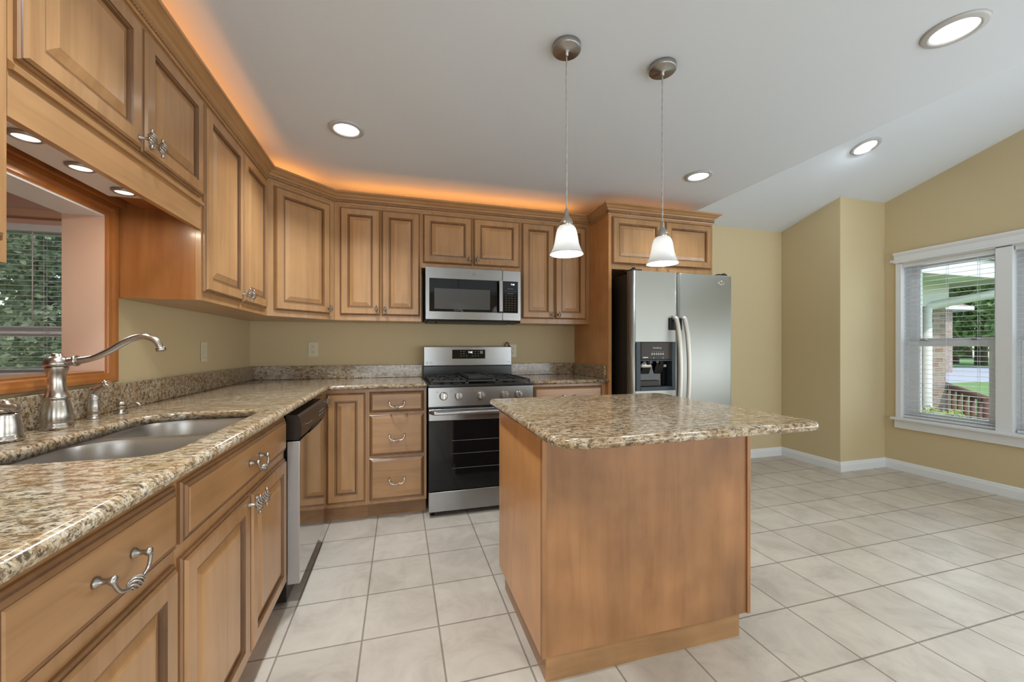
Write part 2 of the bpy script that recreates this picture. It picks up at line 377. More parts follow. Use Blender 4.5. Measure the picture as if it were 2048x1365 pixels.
def slab(bm, poly, prof, hole=None, hole_prof=None, mat=0):
    """Polygon slab with an edge profile [(inset, z)] bottom to top, and an optional hole."""
    def loop(poly, prof):
        rg = [[bm.verts.new((x, y, z)) for x, y in (inset_poly(poly, d) if d else poly)] for d, z in prof]
        for a, b in zip(rg, rg[1:]):
            for k in range(len(poly)):
                f = bm.faces.new((a[k], a[(k + 1) % len(poly)], b[(k + 1) % len(poly)], b[k])); f.material_index = mat; f.smooth = True
        return rg
    R = loop(poly, prof); H = loop(hole, hole_prof) if hole else None
    for i in (0, -1):
        es = [bm.edges.get((R[i][k - 1], R[i][k])) for k in range(len(poly))]
        if H: es += [bm.edges.get((H[i][k - 1], H[i][k])) for k in range(len(hole))]
        r = bmesh.ops.triangle_fill(bm, use_beauty=True, use_dissolve=False, edges=es)
        for f in r['geom']:
            if isinstance(f, bmesh.types.BMFace): f.material_index = mat
def sweep(bm, path, prof, mats=None):
    """prof [(out, z)] swept along an open XY path, outward = right of travel."""
    P = [Vector(p) for p in path]; rings = []
    for i, p in enumerate(P):
        d1 = (P[i] - P[i - 1]).normalized() if i else (P[1] - P[0]).normalized()
        d2 = (P[i + 1] - P[i]).normalized() if i < len(P) - 1 else d1
        n1 = Vector((d1.y, -d1.x)); n2 = Vector((d2.y, -d2.x)); m = n1 + n2; m = m / m.dot(n1)
        rings.append([bm.verts.new((p.x + m.x * o, p.y + m.y * o, z)) for o, z in prof])
    for a, b in zip(rings, rings[1:]):
        for k in range(len(prof)):
            f = bm.faces.new((a[k], a[(k + 1) % len(prof)], b[(k + 1) % len(prof)], b[k]))
            f.material_index = mats[k] if mats else 0
    for rg in (rings[0], rings[-1]): bm.faces.new(rg)
def text(name, s, T, size, mat, parent, align='CENTER', sx=1):
    c = bpy.data.curves.new(name, 'FONT'); c.body = s; c.size = size; c.align_x = align; c.align_y = 'CENTER'; c.extrude = .0004
    t = bpy.data.objects.new(name, c); COL.objects.link(t)
    dg = bpy.context.evaluated_depsgraph_get(); dg.update()
    me = bpy.data.meshes.new_from_object(t.evaluated_get(dg)); bpy.data.objects.remove(t); bpy.data.curves.remove(c)
    bm = NB(); bm.from_mesh(me); bpy.data.meshes.remove(me)
    bmesh.ops.transform(bm, matrix=T @ Matrix.Diagonal((sx, 1, 1, 1)), verts=bm.verts)
    return obj(name, bm, mat, parent)

# ------------------------------------------------------------------ cabinet fronts and hardware
def door_rings(t=.019, f=.052):
    return [(0, 0, 1), (0, .007, 1), (.004, .011, 1), (.006, .0105, 2), (.008, .012, 2), (.013, t, 0), (f, t, 0), (f + .0025, t - .004, 2), (f + .008, t - .003, 1),
            (f + .011, t - .010, 2), (f + .016, t - .010, 2), (f + .040, t - .002, 3), (f + .042, t - .001, 3)]
def drawer_rings(t=.019):
    return [(0, 0, 1), (0, .007, 1), (.004, .011, 1), (.006, .0105, 2), (.009, .0125, 2), (.016, t - .002, 1), (.018, t - .002, 2), (.021, t, 0)]
def knob(T, parent, fine=True, mat='pewter'):
    bm = NB(); m = 10 if fine else 7; sg = 6 if fine else 4
    tube(bm, [(0, 0, 0), (0, 0, .003), (0, 0, .006), (0, 0, .022), (0, 0, .03)], [.0075, .0072, .0045, .004, .0045], 10)
    L = .020
    for s in range(5):
        pts = []
        for k in range(m + 1):
            t = k / m; a = 2 * PI * (s / 5 + t * .9); R = .0015 + .0108 * math.sin(PI * t) ** .8
            pts.append((R * math.cos(a), -L + 2 * L * t, .033 + R * math.sin(a)))
        tube(bm, pts, .0017, sg)
    for s in (-1, 1):
        tube(bm, [(0, s * (L - .003), .033), (0, s * (L + .002), .033), (0, s * (L + .006), .033), (0, s * (L + .0095), .033), (0, s * (L + .011), .033)], [.003, .0042, .005, .004, .0015], 10)
    bmesh.ops.transform(bm, matrix=T, verts=bm.verts)
    return obj('knob', bm, mat, parent)
def pull(T, parent, mat='pewter', half=.048):
    bm = NB()
    for s in (-1, 1):
        tube(bm, [(s * half, 0, 0), (s * half, 0, .004), (s * half, 0, .008), (s * half, 0, .018), (s * half, 0, .022), (s * half, 0, .028), (s * half, 0, .030)],
             [.0095, .0092, .005, .0045, .0075, .0072, .003], 12)
        tube(bm, spline([(s * half, 0, .024), (s * (half + .001), -.006, .026), (s * (half - .006), -.020, .028), (s * (half - .014), -.027, .029), (s * .022, -.030, .030), (s * .016, -.031, .030)], 4), .0034, 8)
    m = 14
    for q in range(5):
        pts = []
        for k in range(m + 1):
            t = k / m; a = 2 * PI * (q / 5 + t); R = .0012 + .0085 * math.sin(PI * t) ** .8
            pts.append((-.02 + .04 * t, -.031 + R * math.cos(a), .030 + R * math.sin(a)))
        tube(bm, pts, .0016, 5)
    bmesh.ops.transform(bm, matrix=T, verts=bm.verts)
    return obj('pull', bm, mat, parent)
def door(F, a, b, z0, z1, parent, kn=None, fine=True, f=.052, name='door'):
    """F(t, z) -> origin matrix builder; a..b along the front."""
    T = F(a, z0); bm = NB(); rect_rings(bm, T, b - a, z1 - z0, door_rings(f=f))
    d = obj(name, bm, ['wood', 'edge', 'glaze', 'field'], parent)
    if kn: knob(F(kn[0], kn[1]) @ Matrix.Translation((0, 0, .019)), d, fine)
    return d
def drawer(F, a, b, z0, z1, parent, pl=None, mat='pewter'):
    T = F(a, z0); bm = NB(); rect_rings(bm, T, b - a, z1 - z0, drawer_rings())
    d = obj('drawer', bm, ['woodh', 'edge', 'glaze'], parent)
    if pl: pull(F(pl[0], pl[1]) @ Matrix.Translation((0, 0, .019)), d, mat)
    return d

# ------------------------------------------------------------------ room shell
def struct(name, bm, mats, label, cat): return tag(obj(name, bm, mats), label, cat, kind='structure')
XR, YB, YJ, XJ = 5.635, -.09, -.683, 5.047
bm = NB(); box(bm, 0, XR + .2, -6.4, .2, -.12, 0); struct('floor', bm, 'tile', 'cream ceramic tile floor with grey grout lines', 'floor')
bm = NB(); box(bm, 0, 3.65, -6.4, .0, CEIL, CEIL + .03); struct('ceiling', bm, 'ceilpaint', 'flat white kitchen ceiling above the cabinets and island', 'ceiling')
bm = NB()
V = [(3.6505, .1), (XR + .1, .1), (XR + .1, -6.4), (3.6505, -6.4)]
lo = [bm.verts.new((x, y, vault_z(y))) for x, y in V]; hi = [bm.verts.new((x, y, vault_z(y) + .1)) for x, y in V]
bm.faces.new(lo); bm.faces.new(hi)
for k in range(4): bm.faces.new((lo[k], lo[(k + 1) % 4], hi[(k + 1) % 4], hi[k]))
struct('ceiling_vault', bm, 'ceilpaint', 'sloping white ceiling rising over the breakfast area on the right', 'ceiling')
bm = NB()   # gable side of the flat ceiling, seen only from the breakfast area
a = [bm.verts.new((3.65, y, z)) for y, z in ((-.4, CEIL + .031), (-6.4, CEIL + .031), (-6.4, vault_z(-6.4)), (-.4, vault_z(-.4)))]
b = [bm.verts.new((3.63, v.co.y, v.co.z)) for v in a]
bm.faces.new(a); bm.faces.new(b)
for k in range(4): bm.faces.new((a[k], a[(k + 1) % 4], b[(k + 1) % 4], b[k]))
struct('wall_gable', bm, 'ceilpaint', 'white gable face where the flat ceiling meets the vault', 'wall')
# left wall with the pass-through opening
OY0, OY1, OZ0, OZ1 = -2.335, -1.539, 1.067, 1.668
WT = .118
bm = NB()
box(bm, -WT, 0, -6.4, OY0, -.1, 2.5); box(bm, -WT, 0, OY1, .2, -.1, 2.5)
box(bm, -WT, 0, OY0, OY1, -.1, OZ0); box(bm, -WT, 0, OY0, OY1, OZ1, 2.5)
struct('wall_left', bm, 'wallpaint', 'khaki wall on the left behind the sink with a pass-through opening', 'wall')
bm = NB(); box(bm, 0, 3.66, 0, .2, -.1, 2.5); box(bm, 3.62, XJ, YB, .2, -.1, 2.8); struct('wall_back', bm, 'wallpaint', 'khaki yellow wall behind the stove and fridge', 'wall')
bm = NB(); box(bm, XJ, XJ + .12, YJ + .12, .2, -.1, 2.8); box(bm, XJ, XR + .2, YJ, YJ + .12, -.1, 2.85)
struct('wall_jog', bm, 'wallpaint', 'yellow wall corner jutting out between fridge and window', 'wall')
WY0, WY1, WZ0, WZ1 = -2.145, -.815, .50, 1.95
bm = NB(); box(bm, XR, XR + .2, WY1, YJ, -.1, 3); box(bm, XR, XR + .2, -6.4, WY0, -.1, 4.4)
box(bm, XR, XR + .2, WY0, WY1, -.1, WZ0); box(bm, XR, XR + .2, WY0, WY1, WZ1, 4.4)
struct('wall_right', bm, 'wallpaint', 'yellow wall on the right holding the double window', 'wall')
bm = NB(); box(bm, -.2, XR + .2, -6.6, -6.4, -.1, 4.4); struct('wall_front', bm, 'wallpaint', 'wall at the far end of the room behind the camera', 'wall')
# baseboards
BP = [(0, 0), (.016, 0), (.016, .060), (.012, .070), (.010, .082), (.004, .09), (0, .09)]
def base_run(name, path, label):
    bm = NB(); sweep(bm, path, BP)
    for v in bm.verts: v.co.z += .0005
    struct(name, bm, 'trimwhite', label, 'baseboard')
base_run('baseboard_back', [(3.68, YB), (XJ, YB)][::1], 'white baseboard along the wall beside the fridge')
base_run('baseboard_jog', [(XJ, YB), (XJ, YJ), (XR, YJ)], 'white baseboard around the jutting wall corner')
base_run('baseboard_right', [(XR, YJ), (XR, -6.4)], 'white baseboard under the double window')

# pass-through casing
bm = NB(); c0, c1 = .0, .022
CW = .052
rect = lambda d: (OY0 - d, OY1 + d, OZ0 - d, OZ1 + d)
prof = [(0, 0), (0, .010), (.006, .014), (.018, .016), (.030, .021), (.046, .022), (CW, .018), (CW, 0)]
rg = []
for d, n in prof:
    y0, y1, z0, z1 = rect(d if d < CW else d); z0 = OZ0 - d * .75
    rg.append([bm.verts.new((n, y, z)) for y, z in ((y0, z0), (y1, z0), (y1, z1), (y0, z1))])
for A, B in zip(rg, rg[1:]):
    for k in range(4): bm.faces.new((A[k], A[(k + 1) % 4], B[(k + 1) % 4], B[k]))
tr = tag(obj('trim_1', bm, 'casing'), 'orange-brown wood casing around the pass-through opening above the sink', 'casing', kind='structure')
bm = NB()
box(bm, -WT - .004, .004, OY1 - .006, OY1 + .0005, OZ0, OZ1, 0); box(bm, -WT - .004, .004, OY0 - .0005, OY0 + .006, OZ0, OZ1, 0)
obj('jamb', bm, 'peach', tr)
bm = NB(); box(bm, -WT - .004, .004, OY0 + .006, OY1 - .006, OZ1 - .006, OZ1 + .0005); obj('head_lining', bm, 'bluewhite', tr)
bm = NB(); box(bm, -WT - .014, .006, OY0 + .006, OY1 - .006, OZ0 - .0005, OZ0 + .006); obj('sill_lining', bm, 'casing', tr)

# sunroom beyond the opening
SY = .2
wx0, wx1, wz0, wz1 = -2.35, -1.16, .95, 2.035
bm = NB()
box(bm, -3.2, wx0, SY, SY + .15, -.1, 2.5); box(bm, wx1, -WT - .001, SY, SY + .15, -.1, 2.5)
box(bm, wx0, wx1, SY, SY + .15, -.1, wz0); box(bm, wx0, wx1, SY, SY + .15, wz1, 2.5)
box(bm, -3.35, -3.2, -6.4, SY + .15, -.1, 2.5); box(bm, -3.2, -WT, -6.5, -6.4, -.1, 2.5)
X1_, X0_ = -WT - .0005, -WT - .003
box(bm, X0_, X1_, -6.4, OY0, -.1, 2.5); box(bm, X0_, X1_, OY1, SY, -.1, 2.5); box(bm, X0_, X1_, OY0, OY1, -.1, OZ0); box(bm, X0_, X1_, OY0, OY1, OZ1, 2.5)
struct('wall_sunroom', bm, 'peach', 'peach walls of the room seen through the pass-through', 'wall')
bm = NB(); box(bm, -3.2, -WT, -6.4, SY, 2.40, 2.5); struct('ceiling_sunroom', bm, 'ceilpaint', 'white ceiling of the room beyond the pass-through', 'ceiling')
bm = NB(); box(bm, -3.2, -WT, -6.4, SY, -.12, 0); struct('floor_sunroom', bm, 'tile', 'floor of the room beyond the pass-through', 'floor')
bm = NB(); box(bm, -3.2, -.21, SY - .05, SY, 2.075, 2.135, 0, .008); struct('trim_2', bm, 'peachdark', 'peach ledge above the window of the far room', 'trim')

def sash_window(name, label, T, w, h, rail, parent=None, stile=.05, top=.05):
    """Double-hung unit in local (u, v, n); n points into the room."""
    def L(b): bmesh.ops.transform(b, matrix=T, verts=b.verts); return b
    r = parent
    bm = NB()
    for (u0, u1, v0, v1) in ((0, stile, 0, rail), (w - stile, w, 0, rail), (stile, w - stile, 0, .06), (stile, w - stile, rail - .045, rail)):
        box(bm, u0, u1, v0, v1, -.035, 0, 0, .004)
    s1 = obj('sash', L(bm), 'vinyl', r); bm = NB(); box(bm, stile, w - stile, .06, rail - .045, -.02, -.016); obj('pane', L(bm), 'pane', s1)
    bm = NB(); st2 = stile * .82
    for (u0, u1, v0, v1) in ((0, st2, rail - .01, h), (w - st2, w, rail - .01, h), (st2, w - st2, h - top, h), (st2, w - st2, rail - .01, rail + .03)):
        box(bm, u0, u1, v0, v1, -.072, -.037, 0, .004)
    s2 = obj('sash', L(bm), 'vinyl', r); bm = NB(); box(bm, st2, w - st2, rail + .03, h - top, -.057, -.053); obj('pane', L(bm), 'pane', s2)
    return s1
# sunroom window_2 (room side faces -y)
w2 = thing('window_2', 'white window with blinds in the room beyond the pass-through', 'window', ((wx0 + wx1) / 2, SY, wz0)); w2['kind'] = 'structure'
sash_window('window', '', FY(wx0, SY + .04, wz0), wx1 - wx0, wz1 - wz0, 1.285 - wz0, w2)
bm = NB(); box(bm, wx0 - .03, wx1 + .03, SY - .05, SY + .12, wz0 - .03, wz0 + .012, 0, .004); obj('sill', bm, 'trimwhite', w2)
def blinds(name, label, F, w, h, pitch, depth, tilt, cords, head=.05, thick=.003, wand=None):
    r = thing(name, label, 'blind', F(w / 2, h) @ Vector((0, 0, 0)))
    bm = NB(); box(bm, 0, w, -head, 0, -.02, .03, 0, .004); bmesh.ops.transform(bm, matrix=F(0, h), verts=bm.verts); obj('headrail', bm, 'blind', r)
    bm = NB(); v = h - head - pitch * .6
    while v > pitch * .8:
        T = F(0, v) @ Matrix.Rotation(tilt, 4, 'X')
        box(bm, .004, w - .004, -thick / 2, thick / 2, -depth / 2, depth / 2, T=T); v -= pitch
    obj('slats', bm, 'blind', r)
    bm = NB(); box(bm, .003, w - .003, 0, .018, -depth / 2, depth / 2, 0, .003); bmesh.ops.transform(bm, matrix=F(0, 0), verts=bm.verts); obj('bottom_rail', bm, 'blind', r)
    bm = NB()
    for c in cords:
        for n in (-depth / 2 - .001, depth / 2 + .001): tube(bm, [(w * c, .01, n), (w * c, h - head, n)], .0012, 5, T=F(0, 0))
    obj('ladder_cords', bm, 'blind', r)
    if wand is not None:
        bm = NB(); tube(bm, [(w * wand, h - head, depth * .5 + .006), (w * wand, h * .35, depth * .5 + .008)], .0035, 6, T=F(0, 0)); obj('tilt_wand', bm, 'blind', r)
    return r
blinds('window_blind', 'white blind hanging over the far window seen through the pass-through', lambda u, v: FY(wx0 + .01 + u, SY + .005, wz0 + .015 + v), wx1 - wx0 - .02, wz1 - wz0 - .02, .036, .024, .02, (.15, .5, .85), wand=.80)

# window_1: double unit in the right wall (room side faces -x: u runs along -y)
def FWX(x, y, z): return frame((x, y, z), (0, -1, 0), (-1, 0, 0))
w1 = thing('window_1', 'white double-hung double window on the right wall', 'window', (XR, (WY0 + WY1) / 2, WZ0)); w1['kind'] = 'structure'
UW = .62; MUL = WY1 - WY0 - 2 * UW
for k in range(2):
    y = WY1 - k * (UW + MUL)
    sash_window('w', '', FWX(XR + .09, y, WZ0), UW, WZ1 - WZ0, 1.215 - WZ0, w1, stile=.085, top=.06)
    bm = NB()
    for dy, z in ((.13, 1.235), (.47, 1.235)):
        box(bm, XR + .045, XR + .09, y - dy - .02, y - dy + .02, z - .012, z, 0, .003)
    obj('sash_lock', bm, 'pewter', w1)
bm = NB()
box(bm, XR - .018, XR + .16, WY0, WY1, WZ1 - .006, WZ1 + .09)                       # head casing
box(bm, XR - .018, XR + .16, WY1 - .006, WY1 + .035, WZ0 - .05, WZ1 + .09); box(bm, XR - .018, XR + .16, WY0 - .05, WY0 + .006, WZ0 - .05, WZ1 + .09)
box(bm, XR - .018, XR + .13, WY1 - UW - MUL, WY1 - UW, WZ0, WZ1)
obj('casing', bm, 'trimwhite', w1)
bm = NB()
sweep(bm, [(XR - .018, WY1 + .045), (XR - .018, WY0 - .06)], [(0, 1.955), (.018, 1.955), (.018, 1.965), (.006, 1.972), (.006, 2.018), (.014, 2.026), (.022, 2.04), (.022, 2.052), (0, 2.052)])
obj('head_moulding', bm, 'trimwhite', w1)
bm = NB(); box(bm, XR - .055, XR + .09, WY0 - .08, WY1 + .062, WZ0 - .022, WZ0 + .002, 0, .005)
box(bm, XR - .022, XR, WY0 - .06, WY1 + .045, WZ0 - .10, WZ0 - .022, 0, .004); obj('sill', bm, 'trimwhite', w1)
bm = NB(); box(bm, XR - .012, XR, WY1 + .037, WY1 + .085, 1.965, 1.995, 0, .003); tag(obj('curtain_bracket', bm, 'trimwhite', loc=(XR, WY1 + .06, 1.98)), 'small white curtain bracket at the left top corner of the double window', 'bracket')
for k in range(2):
    y = WY1 - k * (UW + MUL)
    blinds('window_blind', ['white open blind over the left half of the double window', 'white open blind over the right half of the double window'][k],
           lambda u, v, y=y: FWX(XR + .03, y - .006 - u, WZ0 + .006 + v), UW - .012, WZ1 - WZ0 - .01, .042, .026, .03, (.18, .5, .82), head=.035, thick=.0025, wand=None)

# ------------------------------------------------------------------ wall cabinets
UF, UB = .292, -.305          # front frames of left and back wall cabinets
UZ0, UZ1 = 1.360, 2.225
DZ0, DZ1 = 1.398, 2.184
def F_left(y, z): return FX(UF, y, z)
def F_back(x, z): return FY(x, UB, z)
def carcass(parent, boxes, mat=('wood', 'plywood'), name='cabinet_body'):
    bm = NB()
    for b in boxes: box(bm, *b[:6], b[6] if len(b) > 6 else 0)
    return obj(name, bm, list(mat), parent)
E_ = .0015
# left of the pass-through
c = thing('wall_cabinet', 'maple wall cabinet at the left picture edge, left of the pass-through', 'cabinet', (0, -2.65, 1.34), 'maple wall cabinets')
carcass(c, [(E_, UF, -2.98, -2.326, 1.341, UZ1)])
door(F_left, -2.965, -2.345, 1.384, DZ1, c, (-2.92, 1.43))
# over the pass-through
c = thing('wall_cabinet', 'short maple wall cabinet over the sink pass-through with puck lights beneath', 'cabinet', (0, -1.9, 1.65), 'maple wall cabinets')
carcass(c, [(E_, UF, -2.3245, -1.4795, 1.755, UZ1)])
door(F_left, -2.312, -1.895, 1.783, DZ1, c, (-1.92, 1.815))
door(F_left, -1.889, -1.489, 1.783, DZ1, c, (-1.862, 1.812))
bm = NB(); box(bm, UF - .02, UF, -2.3245, -1.4795, 1.653, 1.755); sweep(bm, [(UF, -2.3245), (UF, -1.4795)], [(0, 1.752), (.010, 1.752), (.013, 1.762), (.006, 1.770), (0, 1.774)]); obj('valance', bm, 'woodh', c)
bm = NB(); box(bm, .085, .245, -2.32, -1.66, 1.705, 1.720, 0, .002); obj('light_panel', bm, 'bluewhite', c)
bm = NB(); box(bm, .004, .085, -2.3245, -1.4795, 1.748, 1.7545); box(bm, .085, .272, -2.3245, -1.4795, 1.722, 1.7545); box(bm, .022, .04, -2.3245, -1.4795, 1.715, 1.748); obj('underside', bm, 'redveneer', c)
for k, (y, wd) in enumerate(((-2.11, 'first'), (-1.929, 'middle'), (-1.736, 'last'))):
    p = thing('puck_light', ['lit round puck light under the over-sink cabinet, partly behind the left cabinet', 'lit round puck light in the middle of the row under the over-sink cabinet', 'lit round puck light under the over-sink cabinet, farthest toward the corner'][k], 'light', (.172, y, 1.705), 'puck lights over the sink')
    bm = NB(); lathe(bm, [(.0245, -.004), (.0255, -.009), (.030, -.009), (.034, -.006), (.035, -.0005), (.025, -.0005)], Matrix.Translation((.172, y, 1.705)), 28, cap=False); obj('trim_ring', bm, 'pewter', p)
    bm = NB(); lathe(bm, [(.0255, -.006), (.0255, -.003)], Matrix.Translation((.172, y, 1.705)), 24); obj('lens', bm, 'puck', p)
# right of the pass-through
c = thing('wall_cabinet', 'tall two-door maple wall cabinet on the left wall beside the sink pass-through', 'cabinet', (0, -1.05, UZ0), 'maple wall cabinets')
carcass(c, [(E_, UF, -1.4775, -.6345, UZ0, UZ1)])
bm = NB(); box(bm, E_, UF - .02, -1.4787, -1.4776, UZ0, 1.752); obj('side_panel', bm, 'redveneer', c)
door(F_left, -1.467, -1.053, DZ0, DZ1, c, (-1.078, 1.437)); door(F_left, -1.047, -.668, DZ0, DZ1, c, (-1.022, 1.437))
# diagonal corner
c = thing('wall_cabinet', 'diagonal corner maple wall cabinet with one door', 'cabinet', (.2, -.2, UZ0), 'maple wall cabinets')
A, B = Vector((UF, -.633)), Vector((.633, UB)); du = (B - A).normalized(); LD = (B - A).length
bm = NB(); poly = [(E_, -.633), (A.x, A.y), (B.x, B.y), (.633, -E_), (E_, -E_)]
slab(bm, poly, [(0, UZ0), (0, UZ1)])
for f in bm.faces: f.smooth = False
obj('cabinet_body', bm, 'wood', c)
def F_diag(t, z): return frame((A.x + du.x * t, A.y + du.y * t, z), (du.x, du.y, 0), (du.y, -du.x, 0))
door(F_diag, .043, LD - .040, DZ0, DZ1, c, (LD - .062, 1.437), False)
# back wall
c = thing('wall_cabinet', 'tall two-door maple wall cabinet left of the microwave', 'cabinet', (.95, 0, UZ0), 'maple wall cabinets')
carcass(c, [(.6345, 1.2475, UB, -E_, UZ0, UZ1)])
door(F_back, .670, .950, DZ0, DZ1, c, (.923, 1.441), False); door(F_back, .957, 1.237, DZ0, DZ1, c, (.984, 1.441), False)
c = thing('wall_cabinet', 'short two-door maple wall cabinet above the microwave', 'cabinet', (1.645, 0, 1.775), 'maple wall cabinets')
carcass(c, [(1.2485, 2.0395, UB, -E_, 1.772, UZ1)])
door(F_back, 1.259, 1.640, 1.808, DZ1, c, (1.612, 1.848), False); door(F_back, 1.650, 2.032, 1.808, DZ1, c, (1.676, 1.848), False)
c = thing('wall_cabinet', 'tall two-door maple wall cabinet between microwave and fridge', 'cabinet', (2.35, 0, UZ0), 'maple wall cabinets')
carcass(c, [(2.0405, 2.6625, UB, -E_, UZ0, UZ1)])
door(F_back, 2.051, 2.335, DZ0, DZ1, c, (2.310, 1.433), False); door(F_back, 2.342, 2.627, DZ0, DZ1, c, (2.366, 1.433), False)
# fridge surround
FF = -.632
bm = NB(); box(bm, 2.6635, 2.690, FF, -E_, 0, 2.225); tag(obj('end_panel', bm, 'plywood', loc=(2.68, -.3, 0)), 'tall maple end panel on the left side of the fridge', 'panel')
c = thing('wall_cabinet', 'deep two-door maple cabinet above the fridge', 'cabinet', (3.17, 0, 1.775), 'maple wall cabinets')
carcass(c, [(2.691, 3.648, FF, YB - E_, 1.778, UZ1)])
def F_fr(x, z): return FY(x, FF, z)
door(F_fr, 2.690, 3.146, 1.818, 2.190, c, (3.11, 1.852), False); door(F_fr, 3.172, 3.630, 1.818, 2.190, c, (3.20, 1.852), False)
# crown moulding
CR = thing('crown_moulding', 'maple crown moulding with a dentil rope bead along the tops of all wall cabinets', 'moulding', (0, 0, 2.21))
path = [(UF, -2.98), (UF, -.633), (.633, UB), (2.6625, UB), (2.6625, FF), (3.649, FF), (3.649, YB - .01)]
bm = NB()
sweep(bm, path, [(0, 2.206), (.006, 2.206), (.010, 2.214), (.010, 2.238), (.014, 2.243), (.018, 2.250), (.028, 2.255), (.036, 2.264), (.046, 2.271), (.054, 2.273), (.054, 2.286), (0, 2.286)], [0, 0, 1] + [0] * 9)
obj('crown', bm, ['woodh', 'glaze'], CR)
bm = NB()
for p, q in zip(path, path[1:]):
    p, q = Vector(p), Vector(q); d = (q - p).normalized(); n = Vector((d.y, -d.x)); Ls = (q - p).length; k = .007
    while k < Ls - .004:
        o = p + d * k + n * .010
        T = frame((o.x, o.y, 2.226), (d.x, d.y, 0), (n.x, n.y, 0)) @ Matrix.Rotation(.5, 4, 'Z')
        box(bm, -.0032, .0032, -.0085, .0085, 0, .005, T=T); k += .0125
obj('rope_bead', bm, 'wood', CR)

# ------------------------------------------------------------------ base cabinets
BF, BB = .596, -.592
def FB_left(y, z): return FX(BF, y, z)
def FB_back(x, z): return FY(x, BB, z)
ZT = .8835
c = thing('base_cabinet', 'maple base cabinet nearest the camera with one drawer over a door', 'cabinet', (.3, -2.6, 0), 'maple base cabinets')
carcass(c, [(.01, BF, -2.99, -2.346, .105, ZT), (.01, BF - .065, -2.99, -2.346, 0, .105)])
drawer(FB_left, -2.79, -2.357, .710, .853, c, (-2.571, .783)); door(FB_left, -2.79, -2.357, .133, .677, c)
drawer(FB_left, -2.98, -2.80, .710, .853, c); door(FB_left, -2.98, -2.80, .133, .677, c, f=.03)
c = thing('base_cabinet', 'maple sink base cabinet with a long drawer front over two doors', 'cabinet', (.3, -1.9, 0), 'maple base cabinets')
carcass(c, [(.01, BF, -2.345, -2.33, .105, ZT), (.01, BF, -1.475, -1.462, .105, ZT), (BF - .02, BF, -2.33, -1.475, .105, ZT), (.01, BF - .02, -2.33, -1.475, .105, .125), (.01, BF - .065, -2.345, -1.462, 0, .105)])
drawer(FB_left, -2.334, -1.480, .710, .853, c, (-1.883, .783))
door(FB_left, -2.334, -1.914, .133, .677, c, (-1.942, .648)); door(FB_left, -1.906, -1.480, .133, .677, c, (-1.874, .648))
# corner
c = thing('base_cabinet', 'corner maple base cabinet between dishwasher and drawers with tall door', 'cabinet', (.4, -.4, 0), 'maple base cabinets')
bm = NB(); slab(bm, [(.01, -.845), (BF, -.845), (BF, BB), (.879, BB), (.879, -.01), (.01, -.01)], [(0, .105), (0, ZT)])
for f in bm.faces: f.smooth = False
obj('cabinet_body', bm, 'wood', c)
bm = NB(); slab(bm, [(.01, -.845), (BF - .065, -.845), (BF - .065, BB + .065), (.879, BB + .065), (.879, -.01), (.01, -.01)], [(0, 0), (0, .105)])
for f in bm.faces: f.smooth = False
obj('toe_kick', bm, 'toe', c)
door(FB_back, .628, .868, .133, .858, c, None, f=.05)
door(FB_left, -.838, BB - .026, .133, .858, c, (BB - .06, .815), f=.05)
c = thing('base_cabinet', 'maple base cabinet left of the stove with three stacked drawers', 'cabinet', (1.07, -.3, 0), 'maple base cabinets')
carcass(c, [(.880, 1.268, BB, -.01, .105, ZT)])
bm = NB(); box(bm, .880, 1.268, BB + .065, -.01, 0, .105); obj('toe_kick', bm, 'toe', c)
for z0, z1, pz in ((.722, .862, .79), (.430, .706, .567), (.130, .414, .272)): drawer(FB_back, .893, 1.250, z0, z1, c, (1.070, pz), 'chrome')
c = thing('base_cabinet', 'maple base cabinet between stove and fridge, mostly behind the island', 'cabinet', (2.35, -.3, 0), 'maple base cabinets')
carcass(c, [(2.032, 2.6625, BB, -.01, .105, ZT)])
bm = NB(); box(bm, 2.032, 2.6625, BB + .065, -.01, 0, .105); obj('toe_kick', bm, 'toe', c)
drawer(FB_back, 2.055, 2.625, .722, .862, c, (2.34, .79), 'chrome')
door(FB_back, 2.055, 2.336, .133, .69, c, (2.31, .65), False); door(FB_back, 2.344, 2.625, .133, .69, c, (2.37, .65), False)

# ------------------------------------------------------------------ worktops
EDGE = [(.012, .884), (.003, .888), (0, .896), (.001, .904), (.005, .910), (.012, .9135), (.020, .914)]
DC = .646
ct = thing('worktop', 'L-shaped speckled granite worktop along the left wall and up to the stove', 'worktop', (.3, -1, .884))
poly = arc_poly([(.001, -2.99, 0), (DC, -2.99, 0), (DC, -DC, .012), (1.269, -DC, 0), (1.269, -.001, 0), (.001, -.001, 0)], 4)
hole = arc_poly([(.19, -2.315, .11), (.560, -2.315, .07), (.560, -1.613, .07), (.19, -1.613, .14)], 8)
bm = NB(); slab(bm, poly, EDGE, hole, [(0, .884), (-.001, .890), (-.001, .905), (-.004, .911), (-.010, .914)] if False else [(0, .884), (0, .905), (-.003, .911), (-.008, .914)])
obj('stone_slab', bm, 'granite', ct)
bm = NB(); box(bm, .0015, .022, -2.99, -.0225, .9142, 1.018, 0, .003); obj('backsplash', bm, 'granite', ct)
bm = NB(); box(bm, .0015, 1.269, -.022, -.0015, .9142, 1.018, 0, .003); obj('backsplash', bm, 'granite', ct)
cr = thing('worktop', 'short speckled granite worktop between stove and fridge panel', 'worktop', (2.35, -.3, .884))
bm = NB(); slab(bm, [(2.031, -DC), (2.6625, -DC), (2.6625, -.001), (2.031, -.001)], EDGE); obj('stone_slab', bm, 'granite', cr)
bm = NB(); box(bm, 2.031, 2.641, -.022, -.0015, .9142, 1.018, 0, .003); obj('backsplash', bm, 'granite', cr)
bm = NB(); box(bm, 2.6415, 2.6625, -.60, -.0015, .9142, 1.018, 0, .003); obj('backsplash', bm, 'granite', cr)

